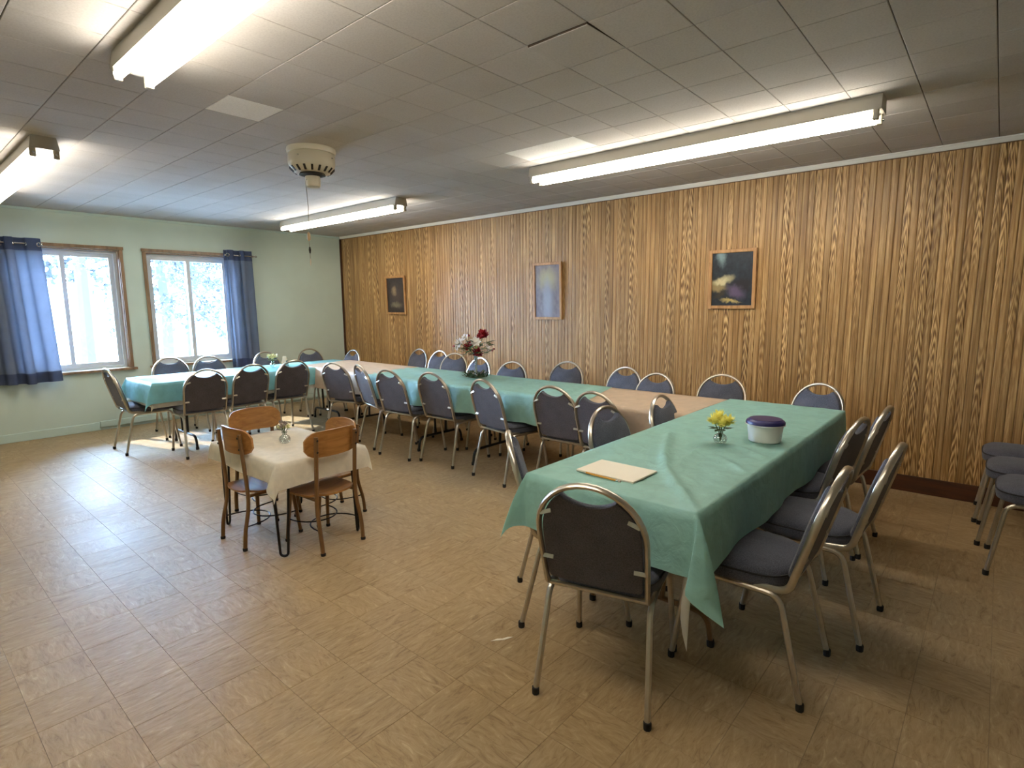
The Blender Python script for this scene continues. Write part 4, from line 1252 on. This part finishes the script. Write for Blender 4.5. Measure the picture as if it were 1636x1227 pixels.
# yellow flowers
VX, VY, VZ = 2.862, 1.048, 0.744
bud_vase(VX, VY, VZ, 0.072, 'clear glass bud vase holding yellow flowers on the large green cloth')
fl_ = empty('flower_bunch', (VX, VY, VZ)); tag(fl_, 'bunch of yellow chrysanthemums with dark leaves in the bud vase on the green cloth', 'flowers')
lat, dep = r2.normalized(), Vector((fwd.x, fwd.y, 0)).normalized()
for (a, b, c, rr) in ((-0.035, 0.0, 0.118, 0.040), (0.030, -0.01, 0.112, 0.042), (0.0, 0.03, 0.130, 0.038), (-0.005, -0.03, 0.105, 0.034)):
    p = Vector((lat.x * a + dep.x * b, lat.y * a + dep.y * b, c))
    blossom('blossom', p, M['yellow'], fl_, rr, 90, rnd, 0.17, -0.45)
    stem([(0, 0, 0.012), (p.x * .3, p.y * .3, 0.06), p], 0.0025, M['stem'], fl_)
for a in range(9):
    an = 2 * PI * a / 9 + .3
    leaf((0.012 * math.cos(an), 0.012 * math.sin(an), 0.078), (math.cos(an), math.sin(an), rnd.uniform(0.0, .5)), 0.058, 0.015, M['leaf'], fl_)
# bud vase on the low table
BX, BY, BZ = 1.738, 3.490, 0.579
bud_vase(BX, BY, BZ, 0.075, 'clear glass bud vase with dried flowers on the cream cloth')
fl_ = empty('flower_bunch', (BX, BY, BZ)); tag(fl_, 'small bunch of dusty dried flowers in the bud vase on the low table', 'flowers')
for i in range(7):
    a = 2 * PI * i / 7; q = 0.028 if i else 0
    p = Vector((q * math.cos(a), q * math.sin(a), 0.105 + 0.012 * (i % 3)))
    blossom('blossom', p, M['dry_petal'] if i % 3 else M['cream_petal'], fl_, 0.022, 16, rnd, 0.3)
    stem([(0, 0, 0.012), (0.0, 0.0, 0.06), p], 0.0018, M['stem'], fl_)
for a in range(6):
    an = 2 * PI * a / 6
    leaf((0.01 * math.cos(an), 0.01 * math.sin(an), 0.085), (math.cos(an), math.sin(an), .5), 0.045, 0.010, M['leaf'], fl_)
# white flowers and napkins on the window table
WX, WY, WZ_ = 3.20, 6.60, 0.744
bud_vase(WX, WY, WZ_, 0.072, 'clear glass bud vase with pale flowers on the aqua window cloth')
fl_ = empty('flower_bunch', (WX, WY, WZ_)); tag(fl_, 'bunch of pale cream flowers in the vase beside the napkins', 'flowers')
for i in range(6):
    a = 2 * PI * i / 6; q = 0.042 if i else 0
    p = Vector((q * math.cos(a), q * math.sin(a), 0.112 + 0.014 * (i % 2)))
    blossom('blossom', p, M['cream_petal'], fl_, 0.034, 30, rnd, 0.2)
    stem([(0, 0, 0.012), (0, 0, 0.06), p], 0.002, M['stem'], fl_)
for a in range(8):
    an = 2 * PI * a / 8
    leaf((0.012 * math.cos(an), 0.012 * math.sin(an), 0.08), (math.cos(an), math.sin(an), .4), 0.06, 0.014, M['leaf_pale'], fl_)
nh = empty('napkin_holder', (3.335, 6.56, WZ_), R(40)); tag(nh, 'holder of white folded paper napkins standing beside the pale flowers', 'napkin holder')
boxobj('base', (-0.055, 0.055, -0.03, 0.03, 0, 0.006), M['steel'], nh)
for s in (-1, 1):
    bm = bmesh.new()
    v = [bm.verts.new(p) for p in ((-0.05, s * .022, 0.006), (0.05, s * .022, 0.006), (0.03, s * .022, 0.07), (-0.03, s * .022, 0.07), (-0.05, s * .025, 0.006), (0.05, s * .025, 0.006), (0.03, s * .025, 0.07), (-0.03, s * .025, 0.07))]
    for f in ((0, 1, 2, 3), (7, 6, 5, 4), (0, 4, 5, 1), (1, 5, 6, 2), (2, 6, 7, 3), (3, 7, 4, 0)): bm.faces.new([v[i] for i in f])
    bmesh.ops.recalc_face_normals(bm, faces=bm.faces[:]); obj('side_plate', bm, M['steel'], nh)
for i in range(6):
    y = -0.018 + 0.007 * i
    bm = bmesh.new()
    v = [bm.verts.new(p) for p in ((-0.062, y, 0.007), (0.062, y, 0.007), (0.0, y + .001, 0.125), (-0.062, y + .004, 0.007), (0.062, y + .004, 0.007), (0.0, y + .005, 0.125))]
    for f in ((0, 1, 2), (5, 4, 3), (0, 3, 4, 1), (1, 4, 5, 2), (2, 5, 3, 0)): bm.faces.new([v[k_] for k_ in f])
    bmesh.ops.recalc_face_normals(bm, faces=bm.faces[:]); obj('napkin', bm, M['paper'], nh)
# storage tub
tb = empty('food_container', (3.055, 0.885, 0.744)); tag(tb, 'round milky plastic food tub with a navy blue lid on the green cloth', 'container')
bm = bmesh.new()
lathe(bm, [(0, 0.0), (0.074, 0.0), (0.080, 0.006), (0.088, 0.092), (0.091, 0.094), (0.091, 0.100), (0.085, 0.100), (0.077, 0.008), (0, 0.004)], 40); obj('tub', bm, M['tub'], tb, smooth=True)
bm = bmesh.new()
lathe(bm, [(0.094, 0.090), (0.096, 0.092), (0.096, 0.106), (0.090, 0.114), (0.084, 0.116), (0.080, 0.121), (0.0, 0.124)], 40)
for v in bm.verts: pass
obj('lid', bm, M['lid'], tb, smooth=True)
bm = bmesh.new(); tube(bm, [(0.0945 * math.cos(2 * PI * k / 40), 0.0945 * math.sin(2 * PI * k / 40), 0.092) for k in range(40)], 0.004, 6, closed=True); obj('rim', bm, M['tub'], tb, smooth=True)
# paper pad and pencil
pp = empty('paper_pad', (2.080, 1.205, 0.7455), R(-1)); tag(pp, 'stack of blank white paper lying on the large green tablecloth', 'paper')
for i in range(5):
    ox_, oy_ = rnd.uniform(-.002, .002), rnd.uniform(-.002, .002)
    boxobj('paper_sheet', (-0.102 + ox_, 0.102 + ox_, -0.140 + oy_, 0.140 + oy_, 0.0014 * i, 0.0014 * i + 0.0012), M['paper'], pp)
pe = empty('pencil', (1.963, 1.205, 0.7495), math.atan2(-0.207, -0.019)); tag(pe, 'yellow wooden pencil lying along the edge of the paper pad', 'pencil')
bm = bmesh.new(); tube(bm, [(-0.085, 0, 0), (0.070, 0, 0)], 0.0042, 6); obj('barrel', bm, M['pencil'], pe)
bm = bmesh.new(); tube(bm, [(0.070, 0, 0), (0.083, 0, 0)], 0.0044, 8); obj('ferrule', bm, M['steel'], pe)
bm = bmesh.new(); tube(bm, [(0.083, 0, 0), (0.092, 0, 0)], 0.0040, 8); obj('eraser', bm, M['ferrule'], pe)
bm = bmesh.new(); tube(bm, [(-0.085, 0, 0), (-0.103, 0, 0)], [0.0042, 0.0006], 6); obj('tip', bm, M['ferrule'], pe)
# tall bouquet in a wreath
GX, GY, GZ = 3.955, 3.90, 0.752
bm = bmesh.new()
lathe(bm, [(0, 0.0), (0.045, 0.0), (0.046, 0.006), (0.016, 0.018), (0.011, 0.05), (0.012, 0.12), (0.018, 0.20), (0.034, 0.265), (0.038, 0.275), (0.034, 0.275), (0.014, 0.20), (0.008, 0.12), (0, 0.10)], 24)
o = obj('trumpet_vase', bm, M['tall_vase'], None, smooth='all'); o.location = (GX, GY, GZ)
tag(o, 'tall slim silvery trumpet vase standing in the green wreath', 'vase')
wr_ = empty('wreath', (GX, GY, GZ)); tag(wr_, 'dark green leaf wreath lying round the foot of the tall vase', 'wreath')
for i in range(110):
    a = 2 * PI * i / 110 + rnd.uniform(-.05, .05); q = rnd.uniform(0.055, 0.115)
    c = (q * math.cos(a), q * math.sin(a), rnd.uniform(0.006, 0.040))
    leaf(c, (math.cos(a + rnd.uniform(-1.2, 1.2)), math.sin(a + rnd.uniform(-1.2, 1.2)), rnd.uniform(.1, 1.2)), rnd.uniform(.04, .07), rnd.uniform(.012, .018), M['leaf'], wr_)
for i in range(7):
    a = 2 * PI * i / 7
    blossom('blossom', (0.085 * math.cos(a), 0.085 * math.sin(a), 0.045), M['dry_petal'], wr_, 0.016, 10, rnd, 0.35)
bm = bmesh.new(); tube(bm, [(0.082 * math.cos(2 * PI * k / 18), 0.082 * math.sin(2 * PI * k / 18), 0.014) for k in range(18)], 0.010, 6, closed=True); obj('ring', bm, M['stem'], wr_)
bq = empty('bouquet', (GX, GY, GZ)); tag(bq, 'tall bouquet of red roses and white lilies before the panelled wall', 'flowers')
def fp(a, h, b=0.0): return Vector((lat.x * a + dep.x * b, lat.y * a + dep.y * b, h))
PXM = 6.1 / 1000
def at(px, py, b=0.0):
    # metres from the vase foot, measured in the photograph
    return fp((px - 763) / F_PX * 5.55, (604 - py) / F_PX * 5.55, b)
for (px, py, b, rr) in ((775, 537, 0, .046), (766, 566, -.04, .046), (756, 552, -.03, .038), (748, 557, 0.02, .032), (769, 541, .03, .030)):
    p = at(px, py, b); blossom('rose', p, M['red'], bq, rr * 1.25, 44, rnd, 0.45, -0.5, axis=(-dep.x * .4, -dep.y * .4, 1)); stem([(0, 0, 0.20), (p.x * .4, p.y * .4, 0.28), p], 0.003, M['stem'], bq)
for (px, py, b, rr) in ((738, 549, -.02, .060), (746, 541, .02, .050), (763, 547, -.05, .062), (734, 556, .02, .042), (781, 556, -.02, .036)):
    p = at(px, py, b)
    bm = bmesh.new()
    ax = (p - fp(0, .28)).normalized() - dep * 0.5
    ax.normalize(); q = Vector((0, 0, 1)).rotation_difference(ax)
    for k in range(7):
        a = 2 * PI * k / 7
        petal(bm, p, q @ Vector((math.cos(a), math.sin(a), 0.35)), ax, rr * 1.05, rr * .40, -0.15)
        petal(bm, p, q @ Vector((math.cos(a + .45), math.sin(a + .45), 0.9)), ax, rr * 0.85, rr * .34, 0.1)
    lathe(bm, [(0, .012), (.006, .008), (.006, -.004), (0, -.01)], 6, p)
    obj('lily', bm, M['white_petal'], bq); stem([(0, 0, 0.20), (p.x * .4, p.y * .4, 0.28), p], 0.003, M['stem'], bq)
for (px, py, b) in ((728, 554, 0), (792, 559, 0), (789, 562, .03), (752, 538, .03)):
    p = at(px, py, b); blossom('bud', p, M['red'], bq, 0.016, 10, rnd, 0.4); stem([(0, 0, 0.22), p], 0.0018, M['stem'], bq)
for i in range(70):
    a = rnd.uniform(0, 2 * PI); h = rnd.uniform(.22, .36); q = rnd.uniform(.02, .13)
    c = fp(q * math.cos(a), h, q * math.sin(a))
    d = fp(math.cos(a), rnd.uniform(-.2, .7), math.sin(a))
    leaf(c, d, rnd.uniform(.06, .11), rnd.uniform(.012, .020), M['leaf'] if i % 3 else M['leaf_pale'], bq)

# ================================================================== OUTSIDE
gv, gf = [], []
NXg, NYg = 24, 24
for j in range(NYg + 1):
    for i in range(NXg + 1):
        x = -45 + 110 * i / NXg; y = YF + 0.21 + 85 * (j / NYg) ** 1.6
        z = -0.45 + max(0, y - 16) * 0.068 + 0.12 * noise.noise(Vector((x * .15, y * .15, 2)))
        gv.append((x, y, z))
for j in range(NYg):
    for i in range(NXg):
        a = j * (NXg + 1) + i; gf.append((a, a + 1, a + NXg + 2, a + NXg + 1))
g_ = obj('ground', (gv, gf), M['snow'], None, smooth='all'); struct(g_)
def ground_z(x, y): return -0.45 + max(0, y - 16) * 0.068
def tree(x, y, h, spread, seed, label, dens=900, droop=0.3, lsize=0.16, crown_from=0.25):
    rn = random.Random(seed)
    r_ = empty('tree', (x, y, ground_z(x, y) - 0.05)); tag(r_, label, 'tree', 'trees beyond the windows')
    top = Vector((rn.uniform(-.3, .3), rn.uniform(-.3, .3), h))
    bm = bmesh.new()
    tp = [Vector((0, 0, 0)), Vector((.05, .02, h * .3)), top * 0.7 + Vector((.1, 0, 0)), top]
    tube(bm, tp, [h * .028, h * .022, h * .012, h * .004], 8); obj('trunk', bm, M['bark'], r_, smooth=True)
    bmb = bmesh.new(); tips = []
    for k in range(26):
        t = crown_from + (0.97 - crown_from) * k / 25
        p0 = Vector((.08 * t, 0, 0)) + top * t
        a = k * 2.4 + rn.uniform(-.4, .4); L = spread * (1.08 - t) ** 0.7 * rn.uniform(.7, 1.1)
        p1 = p0 + Vector((math.cos(a) * L * .55, math.sin(a) * L * .55, L * .14))
        p2 = p0 + Vector((math.cos(a) * L, math.sin(a) * L, L * (.12 - droop)))
        tube(bmb, [p0, p1, p2], [h * .007, h * .0045, h * .0015], 5)
        tips += [(p0 * (1 - s) + p1 * s if s < 1 else p1 * (2 - s) + p2 * (s - 1)) for s in (0.5, 0.8, 1.0, 1.2, 1.4, 1.6, 1.8, 2.0)]
        for s in (.8, 1.2, 1.6):
            q0 = p0 * (1 - s) + p1 * s if s < 1 else p1 * (2 - s) + p2 * (s - 1)
            q1 = q0 + Vector((rn.uniform(-.4, .4), rn.uniform(-.4, .4), -droop * rn.uniform(.5, 1.3))) * spread * .35
            tube(bmb, [q0, q1], [h * .003, h * .001], 4); tips += [q0 * .5 + q1 * .5, q1]
    obj('branches', bmb, M['bark'], r_)
    V, Fc = [], []
    for k in range(dens):
        c = rn.choice(tips) + Vector((rn.gauss(0, .10), rn.gauss(0, .10), rn.gauss(0, .14))) * spread * .35
        d = Vector((rn.gauss(0, 1), rn.gauss(0, 1), rn.gauss(0, 1) - droop)).normalized() * lsize * rn.uniform(.6, 1.3)
        s = d.cross(Vector((rn.gauss(0, 1), rn.gauss(0, 1), rn.gauss(0, 1)))).normalized() * lsize * .35
        n = len(V); V += [c, c + d * .5 + s, c + d, c + d * .5 - s]; Fc.append((n, n + 1, n + 2, n + 3))
    o = obj('foliage', (V, Fc), M['needle'], r_); o['kind'] = 'stuff'
    return r_
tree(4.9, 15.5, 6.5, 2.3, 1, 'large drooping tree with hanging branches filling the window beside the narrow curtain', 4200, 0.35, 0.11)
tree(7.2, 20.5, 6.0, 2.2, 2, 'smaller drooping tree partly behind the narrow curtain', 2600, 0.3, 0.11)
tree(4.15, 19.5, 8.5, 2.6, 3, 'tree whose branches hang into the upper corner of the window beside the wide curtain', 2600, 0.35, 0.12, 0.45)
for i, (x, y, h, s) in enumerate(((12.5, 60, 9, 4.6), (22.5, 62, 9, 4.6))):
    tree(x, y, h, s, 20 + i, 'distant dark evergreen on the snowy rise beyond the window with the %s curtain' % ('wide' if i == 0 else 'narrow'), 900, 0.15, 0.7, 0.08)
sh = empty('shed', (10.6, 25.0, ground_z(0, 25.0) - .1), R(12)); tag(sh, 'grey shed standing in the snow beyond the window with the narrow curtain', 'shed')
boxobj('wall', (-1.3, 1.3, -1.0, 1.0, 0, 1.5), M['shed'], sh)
bm = bmesh.new(); v = [bm.verts.new(p) for p in ((-1.5, -1.2, 1.45), (1.5, -1.2, 1.45), (1.5, 0, 2.0), (-1.5, 0, 2.0), (1.5, 1.2, 1.45), (-1.5, 1.2, 1.45))]
for f in ((0, 1, 2, 3), (3, 2, 4, 5), (0, 3, 5), (1, 4, 2), (0, 5, 4, 1)): bm.faces.new([v[i] for i in f])
bmesh.ops.recalc_face_normals(bm, faces=bm.faces[:]); obj('roof', bm, M['snow'], sh)
# ---- torn white scrap lying on the floor
bm = bmesh.new()
pts = [(-0.052, 0.0), (-0.02, 0.010), (0.004, 0.006), (0.03, 0.012), (0.052, 0.006), (0.03, -0.001), (0.010, -0.006), (-0.02, -0.003)]
lo = [bm.verts.new((x, y, 0.0)) for x, y in pts]; hi = [bm.verts.new((x, y, 0.0012)) for x, y in pts]
bm.faces.new(hi); bm.faces.new(lo[::-1])
for i in range(len(pts)): bm.faces.new((lo[i], lo[(i + 1) % len(pts)], hi[(i + 1) % len(pts)], hi[i]))
o = obj('paper_scrap', bm, M['paper'], None); o.location = (1.70, 1.545, 0.0004); o.rotation_euler = (0, 0, math.atan2(-0.054, 0.076))
tag(o, 'small torn white scrap lying on the floor tiles before the large green table', 'scrap')
